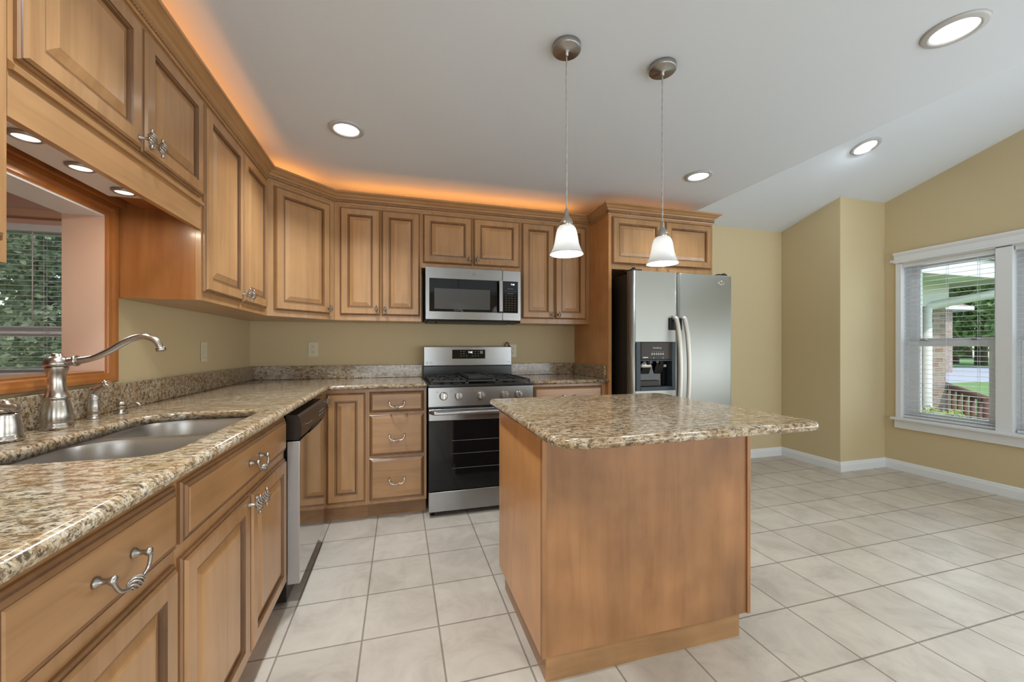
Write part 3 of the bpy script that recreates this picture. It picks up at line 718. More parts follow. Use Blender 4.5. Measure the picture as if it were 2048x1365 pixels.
# sink: two satin bowls hung below the cut-out
sk = thing('sink', 'undermounted double-bowl stainless sink in the granite worktop', 'sink', (.375, -1.96, .7))
def bowl(bm, poly, z_bot, rim):
    lv = [(0, .8835), (.004, .870), (.010, z_bot + .05), (.022, z_bot + .015), (.05, z_bot)]
    rg = [[bm.verts.new((x, y, z)) for x, y in (inset_poly(poly, d) if d else poly)] for d, z in lv]
    for a, b in zip(rg, rg[1:]):
        for k in range(len(poly)):
            f = bm.faces.new((a[k], a[(k + 1) % len(poly)], b[(k + 1) % len(poly)], b[k])); f.smooth = True
    bm.faces.new(rg[-1]); return rg[0]
P1 = arc_poly([(.197, -1.915, .05), (.553, -1.915, .05), (.553, -1.606, .08), (.197, -1.606, .13)], 8)
P2 = arc_poly([(.197, -2.322, .11), (.553, -2.322, .08), (.553, -1.945, .06), (.197, -1.945, .12)], 8)
bm = NB(); bowl(bm, P1, .715, 0); obj('bowl', bm, 'sink', sk)
bm = NB(); bowl(bm, P2, .70, 0); obj('bowl', bm, 'sink', sk)
bm = NB()
outer = arc_poly([(.150, -2.326, .11), (.572, -2.326, .07), (.572, -1.600, .07), (.150, -1.600, .14)], 8)
vs = [bm.verts.new((x, y, .8837)) for x, y in outer]; es = [bm.edges.new((vs[k - 1], vs[k])) for k in range(len(vs))]
for P in (P1, P2):
    q = [bm.verts.new((x, y, .8837)) for x, y in P]; es += [bm.edges.new((q[k - 1], q[k])) for k in range(len(q))]
bmesh.ops.triangle_fill(bm, use_beauty=True, edges=es)
obj('rim', bm, 'sink', sk)
for y in (-1.77, -2.13):
    bm = NB(); lathe(bm, [(.04, .001), (.042, .004), (.03, .003), (.012, .002)], Matrix.Translation((.375, y, .716 if y > -2 else .701)), 24); obj('drain', bm, 'chrome', sk)

# faucet set
def lat(bm, prof, x, y, z=.914, seg=28): lathe(bm, prof, Matrix.Translation((x, y, z)), seg)
fx, fy = .078, -1.872
fa = thing('faucet', 'tall brushed-nickel kitchen faucet with a long swan-neck spout behind the sink', 'faucet', (fx, fy, .9145))
bm = NB(); lat(bm, [(.034, .0005), (.037, .001), (.0375, .010), (.034, .014), (.0345, .020), (.036, .030), (.035, .048), (.031, .072), (.028, .086), (.0275, .090), (.030, .093), (.030, .098), (.026, .101), (.022, .120), (.0195, .140), (.0195, .155), (.022, .172), (.026, .186), (.026, .190)], fx, fy); obj('body', bm, 'nickel', fa)
bm = NB(); lat(bm, [(.02, .1903), (.030, .192), (.031, .200), (.027, .212), (.018, .220), (.012, .224), (.012, .229), (.006, .231)], fx, fy); obj('cap', bm, 'nickel', fa)
bm = NB(); sp = spline([(fx + .026, fy, 1.118), (fx + .045, fy, 1.121), (fx + .07, fy, 1.125), (fx + .10, fy, 1.135), (fx + .135, fy, 1.155), (fx + .165, fy, 1.177), (fx + .195, fy, 1.193), (fx + .222, fy, 1.198), (fx + .245, fy, 1.190), (fx + .258, fy, 1.176), (fx + .264, fy, 1.162)], 5)
rs = [.0125 - .0035 * min(1, k / 14) if k < 14 else .009 + .001 * math.sin(k / len(sp) * PI) for k in range(len(sp))]
tube(bm, sp, rs, 14); lathe(bm, [(.016, -.004), (.017, 0), (.016, .004)], frame((fx + .047, fy, 1.1215), (0, 1, 0), (1, 0, .1)), 20)
lathe(bm, [(.011, -.006), (.0135, -.002), (.0135, .004), (.011, .008)], frame((fx + .265, fy, 1.158), (0, 1, 0), (.25, 0, -1)), 20)
obj('spout', bm, 'nickel', fa)
sx, sy = .062, -1.692
sp_ = thing('side_sprayer', 'brushed-nickel side sprayer standing right of the tall faucet', 'sprayer', (sx, sy, .9145))
bm = NB(); lat(bm, [(.02, .0005), (.0205, .003), (.017, .005), (.0165, .022), (.018, .024), (.018, .030), (.0165, .032), (.017, .050), (.016, .068), (.0165, .072), (.015, .074)], sx, sy); obj('base', bm, 'nickel', sp_)
bm = NB(); tube(bm, spline([(sx, sy, .986), (sx + .001, sy, 1.000), (sx + .010, sy - .002, 1.014), (sx + .026, sy - .004, 1.026), (sx + .040, sy - .006, 1.034)], 5), [.0155] * 6 + [.0145] * 6 + [.013] * 5 + [.0135] * 4, 16); obj('spray_head', bm, 'nickel', sp_)
bm = NB(); lathe(bm, [(.014, 0), (.016, .002), (.0155, .008), (.012, .010)], frame((sx + .039, sy - .006, 1.0335), (0, 1, 0), (.86, -.1, .5)), 20); obj('nozzle', bm, 'chrome', sp_)
dx, dy = .080, -1.585
so = thing('soap_dispenser', 'small brushed-nickel soap dispenser with a curved spout, rightmost of the faucet set', 'dispenser', (dx, dy, .9145))
bm = NB(); lat(bm, [(.02, .0005), (.0215, .002), (.019, .005), (.012, .009), (.0105, .014), (.0115, .022), (.015, .025), (.015, .028), (.011, .030)], dx, dy); obj('base', bm, 'nickel', so)
bm = NB(); lat(bm, [(.012, .0303), (.0155, .033), (.016, .038), (.013, .044), (.008, .047), (.004, .049)], dx, dy); tube(bm, spline([(dx + .01, dy, .951), (dx + .026, dy, .948), (dx + .040, dy, .952), (dx + .052, dy, .950), (dx + .060, dy, .941)], 4), [.006] * 4 + [.005] * 8 + [.0045] * 4 + [.004], 10); obj('pump_head', bm, 'nickel', so)
vx, vy = .085, -2.045
va = thing('tap_valve', 'brushed-nickel tap valve with lever at the left picture edge, left of the tall faucet', 'faucet', (vx, vy, .9145))
bm = NB(); lat(bm, [(.031, .0005), (.034, .001), (.0345, .009), (.031, .013), (.0315, .022), (.029, .045), (.026, .068), (.0265, .072), (.024, .075)], vx, vy); obj('base', bm, 'nickel', va)
bm = NB(); lat(bm, [(.020, .0753), (.027, .079), (.026, .090), (.018, .099), (.010, .102), (.006, .108), (.003, .110)], vx, vy); tube(bm, spline([(vx + .015, vy - .01, 1.0), (vx + .03, vy - .03, 1.006), (vx + .038, vy - .06, 1.012), (vx + .04, vy - .09, 1.02)], 4), [.010] * 5 + [.008] * 7 + [.009], 12); obj('lever', bm, 'nickel', va)

# ------------------------------------------------------------------ dishwasher
dw = thing('dishwasher', 'dishwasher with black control panel and polished steel door, under the left worktop', 'dishwasher', (.35, -1.15, .02))
DY0, DY1 = -1.445, -.852
bm = NB(); box(bm, .06, .60, DY0 + .01, DY1 - .005, .02, .87); obj('tub', bm, 'black', dw)
bm = NB(); box(bm, .604, .657, DY0, DY1, .100, .742, 0, .004)
for f in bm.faces:
    if f.normal.y < -.7: f.material_index = 1
obj('door', bm, ['mirror', 'doorside'], dw)
bm = NB()
pr = [(.602, .748), (.650, .745), (.662, .760), (.665, .800), (.655, .848), (.646, .858), (.602, .860)]
a = [bm.verts.new((x, DY0, z)) for x, z in pr]; b = [bm.verts.new((x, DY1, z)) for x, z in pr]
bm.faces.new(a); bm.faces.new(b)
for k in range(len(pr)): bm.faces.new((a[k], a[(k + 1) % len(pr)], b[(k + 1) % len(pr)], b[k]))
cp = obj('control_panel', bm, 'brownplastic', dw)
bm = NB(); box(bm, .6655, .670, DY0 + .10, DY0 + .19, .800, .803); obj('latch', bm, 'chrome', cp)
bm = NB(); box(bm, .655, .667, DY0 + .22, DY0 + .40, .747, .765, 0, .003); obj('grip', bm, 'blackplastic', cp)
bm = NB()
for k in range(5): box(bm, .6645, .666, DY0 + .40 + k * .03, DY0 + .418 + k * .03, .788, .792); box(bm, .6645, .6665, DY0 + .405 + k * .03, DY0 + .413 + k * .03, .806, .814)
obj('buttons', bm, 'inkdim', cp)
bm = NB(); box(bm, .07, .545, DY0, DY1, .002, .10); obj('kick_plate', bm, 'black', dw)

# ------------------------------------------------------------------ stove
X0, X1 = 1.2765, 2.0265; XC = (X0 + X1) / 2
st = thing('stove', 'stainless gas stove with black oven glass between the base cabinets', 'stove', (XC, -.35, .02))
bm = NB(); box(bm, X0 + .004, X1 - .004, -.655, -.03, .035, .885); obj('oven_body', bm, 'black', st)
bm = NB()
pr = [(-.655, .752), (-.672, .755), (-.668, .884), (-.64, .889)]
a = [bm.verts.new((X0, y, z)) for y, z in pr]; b = [bm.verts.new((X1, y, z)) for y, z in pr]
bm.faces.new(a); bm.faces.new(b)
for k in range(4): bm.faces.new((a[k], a[(k + 1) % 4], b[(k + 1) % 4], b[k]))
cp = obj('control_panel', bm, 'steel', st)
for k, x in enumerate((1.378, 1.482, 1.640, 1.812, 1.916)):
    T = frame((x, -.6715, .826), (1, 0, 0), (0, -1, .03)); bm = NB()
    lathe(bm, [(.027, 0), (.0285, .003), (.028, .010), (.0245, .020), (.021, .022)], T, 28); kb = obj('burner_knob', bm, 'pewter', st)
    bm = NB(); box(bm, -.0075, .0075, -.022, .022, .0215, .036, 0, .003, T=T); obj('grip', bm, 'chrome', kb)
for x in (1.335, 1.43, 1.60, 1.69, 1.765, 1.965):
    bm = NB(); lathe(bm, [(.0035, 0), (.0035, .0006)], frame((x, -.6717, .855), (1, 0, 0), (0, -1, .03)), 10); obj('printed_mark', bm, 'inkdim', cp)
bm = NB(); box(bm, X0, X1, -.66, -.60, .741, .7515); obj('vent_gap', bm, 'black', st)
dr = NB(); box(dr, X0, X1, -.688, -.656, .660, .740, 0, .004)
od = obj('oven_door', dr, 'steel', st)
bm = NB(); box(bm, X0, X1, -.687, -.656, .182, .6595, 0, .002); gl = obj('oven_glass', bm, 'blackglass', od)
bm = NB()
for z in (.33, .43, .52): tube(bm, [(X0 + .16, -.6875, z), (X1 - .16, -.6875, z)], .0012, 5)
obj('rack_lines', bm, 'inkdim', gl)
bm = NB()
hp = spline([(X0 + .012, -.69, .722), (X0 + .03, -.735, .722), (X0 + .07, -.745, .722), (XC, -.748, .722), (X1 - .07, -.745, .722), (X1 - .03, -.735, .722), (X1 - .012, -.69, .722)], 6)
tube(bm, hp, .014, 12, flat=.62)
for x in (X0 + .12, XC, X1 - .12): box(bm, x - .014, x + .014, -.745, -.688, .722, .732, 0, .003)
obj('door_handle', bm, 'steel', od)
bm = NB(); box(bm, X0, X1, -.686, -.656, .040, .176, 0, .004); obj('storage_drawer', bm, 'steel', st)
for x in (X0 + .03, X1 - .03):
    for y in (-.62, -.08): bm = NB(); lathe(bm, [(.016, .001), (.016, .036)], Matrix.Translation((x, y, 0)), 14); obj('foot', bm, 'black', st)
bm = NB(); box(bm, X0 - .002, X1 + .002, -.672, -.03, .8855, .905, 0, .006); obj('cooktop', bm, 'black', st)
def grate(x0, x1, fingers):
    bm = NB(); y0, y1 = -.645, -.125; z = .932
    for (a, b) in (((x0, y0), (x1, y0)), ((x0, y1), (x1, y1)), ((x0, y0), (x0, y1)), ((x1, y0), (x1, y1)), ((x0, (y0 + y1) / 2), (x1, (y0 + y1) / 2))):
        box(bm, min(a[0], b[0]) - .006, max(a[0], b[0]) + .006, min(a[1], b[1]) - .006, max(a[1], b[1]) + .006, z - .012, z, 0, .002)
    for (x, y) in ((x0, y0), (x1, y0), (x0, y1), (x1, y1)): box(bm, x - .007, x + .007, y - .007, y + .007, .9055, z - .01)
    if fingers:
        for cy in (-.52, -.25):
            cx = (x0 + x1) / 2
            for k in range(4):
                an = PI / 4 + k * PI / 2
                tube(bm, [(cx + .03 * math.cos(an), cy + .03 * math.sin(an), z - .002), (cx + .085 * math.cos(an), cy + .085 * math.sin(an), z - .002)], .006, 6)
            for s in (-1, 1): box(bm, cx - .005 + s * .06 - .03, cx + .005 + s * .06 + .03, cy - .005, cy + .005, z - .012, z)
    return bm
obj('grate', grate(X0 + .022, X0 + .262, True), 'iron', st); obj('grate', grate(X0 + .272, X1 - .272, False), 'iron', st); obj('grate', grate(X1 - .262, X1 - .022, True), 'iron', st)
bm = NB(); box(bm, X0 + .285, X1 - .285, -.60, -.17, .9325, .9455, 0, .004); box(bm, X0 + .285, X1 - .285, -.60, -.585, .9455, .953, 0, .002)
box(bm, X0 + .285, X0 + .297, -.60, -.17, .9455, .955); box(bm, X1 - .297, X1 - .285, -.60, -.17, .9455, .955); obj('griddle', bm, 'iron', st)
for cx in (X0 + .142, X1 - .142):
    for cy in (-.52, -.25):
        bm = NB(); lathe(bm, [(.045, .9055), (.045, .913), (.034, .915), (.034, .922), (.030, .925)], Matrix.Translation((cx, cy, 0)), 24); obj('burner', bm, 'iron', st)
bm = NB(); box(bm, X0, X1, -.088, -.03, .9055, 1.006, 0, .003); obj('rear_vent', bm, 'black', st)
bm = NB(); box(bm, X0, X1, -.098, -.028, 1.0065, 1.168, 0, .005); bg = obj('backguard', bm, 'steel', st)
bm = NB(); box(bm, 1.510, 1.790, -.1005, -.098, 1.066, 1.141, 0, .001); ds = obj('display', bm, 'blackglass', bg)
Y = -.1007
text('clock_digits', '7:48', FY(1.662, Y, 1.119), .020, 'digits', ds)
for r in range(3):
    for q in range(7):
        if r < 2 and q in (2, 3): continue
        x = 1.583 + q * .0245
        if q > 1 and r == 2 and q in (3,): continue
        bm = NB(); box(bm, x - .005, x + .005, Y - .0004, Y, 1.127 - r * .019 - .002, 1.127 - r * .019 + .002); obj('touch_key', bm, 'inkdim', ds)
bm = NB(); box(bm, 1.745, 1.770, Y - .0004, Y, 1.107, 1.132); obj('touch_key', bm, 'inkdim', ds)
bm = NB(); lathe(bm, [(.0105, 0), (.0105, .0006)], frame((1.304, -.0985, 1.032), (1, 0, 0), (0, -1, 0)), 24); obj('logo_disc', bm, 'ink', bg)
text('logo_text', 'LG', FY(1.336, -.0985, 1.032), .021, 'inkdim', bg)
text('small_print', 'ThinQ', FY(2.000, -.0985, 1.036), .010, 'inkdim', bg)
# cord behind the stove
bm = NB(); tube(bm, spline([(1.985, -.022, 1.12), (1.984, -.026, 1.17), (1.992, -.026, 1.198), (2.008, -.024, 1.203), (2.020, -.018, 1.190), (2.026, -.012, 1.172)], 6), .0042, 8); box(bm, 2.018, 2.036, -.03, -.008, 1.150, 1.176, 0, .003)
obj('power_cord', bm, 'blackcord', st)

# ------------------------------------------------------------------ microwave
mw = thing('microwave', 'stainless over-the-range microwave hung under the short cabinet', 'microwave', (1.645, -.2, 1.368))
MX0, MX1, MZ0, MZ1 = 1.272, 2.016, 1.370, 1.766
bm = NB(); box(bm, MX0 + .003, MX1 - .003, -.372, -.002, MZ0, MZ1 - .001); obj('case', bm, 'blackplastic', mw)
bm = NB(); box(bm, MX0, 1.8655, -.400, -.373, MZ0 + .002, MZ1, 0, .003); md = obj('door', bm, 'steel', mw)
bm = NB(); box(bm, 1.301, 1.8655, -.4015, -.3995, 1.432, 1.682, 0, .0008); dg_ = obj('door_glass', bm, 'blackglass', md)
bm = NB(); box(bm, 1.338, 1.765, -.4022, -.4012, 1.452, 1.606); obj('window_mesh', bm, 'mesh', dg_)
bm = NB()
box(bm, 1.829, 1.859, -.442, -.430, 1.436, 1.682, 0, .004); box(bm, 1.834, 1.854, -.431, -.4015, 1.444, 1.462, 0, .003); box(bm, 1.834, 1.854, -.431, -.4015, 1.656, 1.674, 0, .003); obj('handle', bm, 'steel', md)
bm = NB(); box(bm, 1.8665, MX1, -.400, -.373, MZ0 + .002, MZ1, 0, .003); cp = obj('control_panel', bm, 'steel', mw)
bm = NB(); box(bm, 1.868, 1.992, -.4015, -.3995, 1.432, 1.682, 0, .0008); kp = obj('keypad', bm, 'blackglass', cp)
text('clock_digits', '7:48', FY(1.948, -.4017, 1.657), .017, 'digits', kp)
Y = -.4017
for r in range(10):
    z = 1.622 - r * .0185
    for q in (range(1) if r in (0, 2) else range(4)):
        x = 1.895 + q * .024; w = .005 if r in (4, 6, 7) else .004; bm = NB()
        if r in (0, 2): box(bm, 1.905, 1.955, Y - .0003, Y, z - .0012, z + .0012)
        else: box(bm, x - w, x + w, Y - .0003, Y, z - .0014, z + .0014)
        obj('touch_key', bm, 'inkdim', kp)
bm = NB(); lathe(bm, [(.0125, 0), (.0125, .0005), (.0108, .0007), (.0108, .0001)], frame((1.640, -.4003, 1.722), (1, 0, 0), (0, -1, 0)), 24, cap=False); lg = obj('logo_ring', bm, 'inkdim', md)
text('logo_text', 'GE', FY(1.640, -.4003, 1.722), .012, 'inkdim', lg)
bm = NB(); box(bm, MX0 + .02, MX1 - .02, -.37, -.02, 1.358, 1.3698, 0, .003); obj('bottom_vent', bm, 'blackplastic', mw)
for x in (1.36, 1.94): bm = NB(); lathe(bm, [(.006, 1.348), (.006, 1.358)], Matrix.Translation((x, -.30, 0)), 10); obj('screw_head', bm, 'black', mw)

# ------------------------------------------------------------------ fridge
fr = thing('fridge', 'tall side-by-side stainless fridge with water dispenser, right of the end panel', 'fridge', (3.18, -.45, .01))
RX0, RX1, RS = 2.724, 3.634, 3.129
RZ = 1.728
bm = NB(); box(bm, RX0 + .004, RX1 - .004, -.795, -.12, .03, 1.712, 0, .004); obj('cabinet_body', bm, 'blackplastic', fr)
def fdoor(x0, x1, cut=None):
    """Door with softly rounded vertical edges."""
    bm = NB(); y0, y1 = -.797, -.86
    sec = [(x0, y0)] + [(x0 + .024 * (1 - math.cos(t * PI / 12)), y1 + .03 * (1 - math.sin(t * PI / 12))) for t in range(7)] + [(x1 - .024 * (1 - math.cos(t * PI / 12)), y1 + .03 * (1 - math.sin(t * PI / 12))) for t in range(6, -1, -1)] + [(x1, y0)]
    if not cut:
        slab(bm, sec, [(.003, .035), (0, .04), (0, RZ - .006), (.003, RZ)])
        return bm
    cx0, cx1, cz0, cz1 = cut
    box(bm, cx0, cx1, y1 + .0, y0, .035, cz0); box(bm, cx0, cx1, y1 + .0, y0, cz1, RZ)
    L_ = [p for p in sec if p[0] <= x0 + .03] + [(cx0, y1), (cx0, y0)]; R_ = [(cx1, y0), (cx1, y1)] + [p for p in sec if p[0] >= x1 - .03]
    for s in (L_, R_): slab(bm, s, [(0, .035), (0, RZ)])
    for f in bm.faces:
        if abs(f.normal.z) > .9: f.smooth = False
    return bm
CUT = (2.756, 3.100, .838, 1.203)
fd = obj('door', fdoor(RX0, RS - .003, CUT), 'steelv', fr); fd['label'] = 'left freezer door with the ice and water dispenser'
fd2 = obj('door', fdoor(RS + .003, RX1), 'steelv', fr); fd2['label'] = 'right fridge door with an oval badge'
def fhandle(x, parent):
    bm = NB(); pts = spline([(x - .004, -.868, 1.385), (x - .002, -.895, 1.37), (x + .006, -.915, 1.25), (x + .012, -.924, 1.08), (x + .012, -.924, .88), (x + .006, -.915, .70), (x - .002, -.895, .58), (x - .004, -.868, .565)], 6)
    tube(bm, pts, .017, 12, flat=.7); return obj('handle', bm, 'handle', parent)
fhandle(3.083, fd); fhandle(3.158, fd2)
bm = NB(); box(bm, 3.040, 3.126, -.871, -.8605, 1.292, 1.383, 0, .002); obj('handle_mount', bm, 'blackplastic', fd)
bm = NB(); box(bm, 3.133, 3.150, -.871, -.8605, 1.292, 1.383, 0, .002); obj('handle_mount', bm, 'blackplastic', fd2)
# dispenser
bm = NB(); x0, x1, z0, z1 = CUT
box(bm, x0 + .001, x1 - .001, -.812, -.80, z0 + .001, z1 - .001)                       # back
for (a, b, c_, d) in ((x0 + .001, x0 + .040, z0 + .001, z1 - .001), (x1 - .035, x1 - .001, z0 + .001, z1 - .001), (x0 + .04, x1 - .035, z0 + .001, z0 + .030), (x0 + .04, x1 - .035, 1.058, 1.070)): box(bm, a, b, -.866, -.812, c_, d, 0, .003)
dp = obj('dispenser', bm, 'darkblue', fd)
bm = NB(); box(bm, x0 + .041, x1 - .036, -.868, -.812, 1.0705, z1 - .004, 0, .003); pn = obj('dispenser_panel', bm, 'brownplastic', dp)
text('panel_text', 'EveryDrop', FY(2.935, -.8685, 1.158), .016, 'ink', pn)
for k in range(6):
    x = 2.890 + k * .019; bm = NB(); lathe(bm, [(.0022, 0), (.0022, .0005)], frame((x, -.8685, 1.127), (1, 0, 0), (0, -1, 0)), 8); obj('indicator', bm, 'ink', pn)
    bm = NB(); box(bm, x - .005, x + .005, -.8689, -.8683, 1.107, 1.117, 0, .0002); obj('touch_key', bm, 'ink', pn)
for x in (2.905, 2.985): bm = NB(); box(bm, x - .0015, x + .0015, -.8689, -.8683, 1.078, 1.088); obj('indicator', bm, 'ink', pn)
bm = NB(); box(bm, 2.812, 2.856, -.8689, -.8683, 1.083, 1.090); obj('printed_mark', bm, 'ink', pn)
bm = NB(); box(bm, x0 + .042, x1 - .037, -.815, -.8122, z0 + .031, 1.057); obj('dispenser_recess', bm, 'blackglass', dp)
for x, w in ((2.865, .036), (2.975, .034)):
    bm = NB(); T = frame((x, -.83, 1.0), (1, 0, 0), (0, -1, -.5))
    box(bm, -w, w, -.045, .045, -.004, .004, 0, .003, T=T); box(bm, -.012, .012, .03, .065, -.01, .01, 0, .003, T=T); obj('paddle', bm, 'blackplastic', dp)
bm = NB(); lathe(bm, [(.05, 0), (.045, .02), (.02, .045)], Matrix.Translation((2.86, -.838, 1.012)) @ Matrix.Diagonal((1, .4, 1, 1)), 20); obj('ice_chute', bm, 'handle', dp)
bm = NB(); box(bm, x0 + .045, x0 + .22, -.84, -.8155, z0 + .032, z0 + .075, 0, .004); obj('drip_tray', bm, 'brownplastic', dp)
bm = NB(); box(bm, 3.022, 3.052, -.8165, -.8152, 1.012, 1.030); obj('sticker', bm, 'ink', dp)
bm = NB(); lathe(bm, [(.5, 0), (.5, .06), (.42, .09)], frame((3.523, -.8602, 1.667), (1, 0, 0), (0, -1, 0)) @ Matrix.Diagonal((.062, .030, .04, 1)), 28); bd = obj('badge', bm, 'chrome', fd2)
text('badge_text', 'Whirlpool', FY(3.523, -.8643, 1.667), .0105, 'inkdim', bd)
bm = NB()
box(bm, RX0 + .02, RX0 + .11, -.83, -.72, RZ + .001, RZ + .018, 0, .006); lathe(bm, [(.014, RZ + .018), (.014, RZ + .028)], Matrix.Translation((RX0 + .045, -.815, 0)), 14)
obj('hinge_cover', bm, 'blackplastic', fr)
bm = NB(); box(bm, RX1 - .11, RX1 - .02, -.83, -.72, RZ + .001, RZ + .018, 0, .006); lathe(bm, [(.014, RZ + .018), (.014, RZ + .024)], Matrix.Translation((RX1 - .045, -.815, 0)), 14)
obj('hinge_cover', bm, 'blackplastic', fr)
bm = NB(); box(bm, RX0 + .02, RX1 - .02, -.79, -.5, .001, .031); obj('base_grille', bm, 'blackplastic', fr)

# ------------------------------------------------------------------ island
il = thing('kitchen_island', 'worn maple kitchen island base under its granite top, right of centre', 'island', (2.0, -1.85, 0))
IX0, IX1, IY0, IY1 = 1.555, 2.434, -2.152, -1.553
bm = NB(); box(bm, IX0 + .004, IX1 - .002, IY0 + .004, IY1, .105, .8835); obj('island_body', bm, 'island', il)
bm = NB(); box(bm, IX0 - .002, IX0 + .004, IY0 + .016, IY1, .105, .8835); obj('side_panel', bm, 'plywood', il)
bm = NB(); box(bm, IX0 - .002, IX0 + .014, IY0 - .002, IY0 + .016, .105, .8835, 0, .001); obj('corner_strip', bm, 'island', il)
bm = NB(); box(bm, IX1 - .016, IX1, IY0 - .003, IY0 + .016, .105, .8835, 0, .001); obj('corner_strip', bm, 'island', il)
bm = NB(); box(bm, IX0 + .022, IX1 - .028, IY0 + .026, IY1 - .02, .0, .105); obj('toe_kick', bm, 'toe', il)
it = tag(thing('worktop', 'speckled granite top with rounded corners on the kitchen island', 'worktop', (1.98, -2.0, .884)), 'speckled granite top with rounded corners on the kitchen island', 'worktop')
bm = NB(); slab(bm, arc_poly([(1.492, -2.448, .10), (2.462, -2.425, .05), (2.462, -1.535, .05), (1.505, -1.535, .03)], 8), EDGE); obj('stone_slab', bm, 'granite', it)

# ------------------------------------------------------------------ outlets
def plate(label, cat, name, T, toggle):
    o = thing(name, label, cat, tuple(T @ Vector((0, 0, 0))))
    bm = NB(); box(bm, -.036, .036, -.058, .058, 0, .005, 0, .003, T=T); obj('cover_plate', bm, 'outlet', o)
    bm = NB()
    if toggle: box(bm, -.016, .016, -.034, .034, .005, .008, 0, .002, T=T); obj('rocker', bm, 'outlet', o)
    else:
        for s in (-1, 1): box(bm, -.016, .016, s * .02 - .014, s * .02 + .014, .005, .007, 0, .002, T=T)
        f = obj('sockets', bm, 'outlet', o); bm = NB()
        for s in (-1, 1):
            for q in (-.006, .006): box(bm, q - .0012, q + .0012, s * .02 - .002, s * .02 + .006, .007, .0075, T=T)
            lathe(bm, [(.0024, .007), (.0024, .0075)], T @ Matrix.Translation((0, s * .02 - .008, 0)), 8)
        obj('slots', bm, 'slot', f)
plate('ivory switch plate on the left wall above the worktop near the corner', 'switch', 'light_switch', FX(.0005, -.737, 1.137), True)
plate('ivory double outlet on the back wall left of the stove', 'outlet', 'power_outlet', FY(.435, -.0005, 1.146), False)
plate('ivory outlet low on the back wall right of the stove, mostly hidden by it', 'outlet', 'power_outlet', FY(2.062, -.0005, 1.13), False)

# ------------------------------------------------------------------ ceiling lights
def can(x, y, z, label, T=None):
    T = T or Matrix.Translation((x, y, z))
    o = thing('recessed_light', label, 'light', (x, y, z), 'recessed ceiling lights')
    bm = NB(); lathe(bm, [(.066, -.004), (.068, -.009), (.076, -.011), (.080, -.008), (.086, -.009), (.092, -.006), (.095, -.0005), (.066, -.0005)], T, 40, cap=False); obj('trim_ring', bm, 'ringwhite', o)
    bm = NB(); lathe(bm, [(.067, -.003), (.067, -.0008)], T, 36); obj('lens', bm, 'lens', o)
can(3.141, -2.41, CEIL, 'large lit recessed light at the top right of the flat ceiling')
can(3.139, -1.056, CEIL, 'lit recessed light in the flat ceiling in front of the fridge cabinet')
can(.802, -1.031, CEIL, 'lit recessed light in the flat ceiling over the corner of the left worktop')
vz = vault_z(-1.2085)
can(4.553, -1.2085, vz, 'lit recessed light in the sloping ceiling right of the fridge', Matrix.Translation((4.553, -1.2085, vz)) @ Matrix.Rotation(-math.atan(.279), 4, 'X'))
def pendant(x, y, zb, label):
    o = thing('pendant_light', label, 'light', (x, y, CEIL), 'pendant lights over the island')
    bm = NB(); lathe(bm, [(.054, -.0005), (.0575, -.003), (.0575, -.021), (.055, -.024), (.010, -.0245), (.0085, -.030), (.006, -.046)], Matrix.Translation((x, y, CEIL)), 36); obj('canopy', bm, 'canopy', o)
    bm = NB(); zt = zb + .150; n = 60
    for ph in (0, PI):
        tube(bm, [(x + .0019 * math.cos(ph + k * .9), y + .0019 * math.sin(ph + k * .9), CEIL - .045 - (CEIL - .045 - zt - .02) * k / n) for k in range(n + 1)], .0020, 5)
    obj('cord', bm, 'cord', o)
    bm = NB(); lathe(bm, [(.004, .185), (.0075, .180), (.0085, .160), (.012, .152), (.020, .142), (.025, .130), (.0265, .116), (.024, .112), (.002, .112)], Matrix.Translation((x, y, zb)), 28); obj('socket_cap', bm, 'nickel', o)
    bm = NB(); P = [(.022, .119), (.030, .114), (.037, .104), (.042, .088), (.045, .068), (.049, .046), (.055, .026), (.062, .010), (.0685, 0)]
    lathe(bm, P + [(r - .003, z + .001) for r, z in reversed(P)], Matrix.Translation((x, y, zb)), 40, cap=False); obj('glass_shade', bm, 'shade', o)
    bm = NB(); lathe(bm, [(.002, .030), (.014, .034), (.021, .046), (.021, .058), (.014, .076), (.010, .090), (.010, .110)], Matrix.Translation((x, y, zb)), 20); obj('bulb', bm, 'bulb', o)
pendant(1.739, -1.933, 1.538, 'left of the two pendants, white bell glass shade on a twisted cord')
pendant(2.187, -1.937, 1.525, 'right of the two pendants, white bell glass shade in front of the fridge cabinet')

# ------------------------------------------------------------------ outdoors
bm = NB(); box(bm, -70, 90, -40, 90, -.62, -.5)
struct('ground', bm, 'grass', 'green lawn outside the windows', 'lawn')
def leaves(bm, c, rad, n, size, rnd):
    for _ in range(n):
        while True:
            p = Vector((rnd.uniform(-1, 1), rnd.uniform(-1, 1), rnd.uniform(-1, 1)))
            if .35 < p.length < 1: break
        k = rnd.choice(((1, 1, 1), (.8, .8, 1.15), (1.1, .9, .75)))
        o = Vector(c) + Vector((p.x * rad[0] * k[0], p.y * rad[1] * k[1], p.z * rad[2] * k[2]))
        u = Vector((rnd.gauss(0, 1), rnd.gauss(0, 1), rnd.gauss(0, 1))).normalized(); v = u.orthogonal().normalized(); s = size * rnd.uniform(.6, 1.3)
        vs = [bm.verts.new(o + u * a * s + v * b * s * .6) for a, b in ((-1, 0), (0, -1), (1, 0), (0, 1))]
        bm.faces.new(vs)
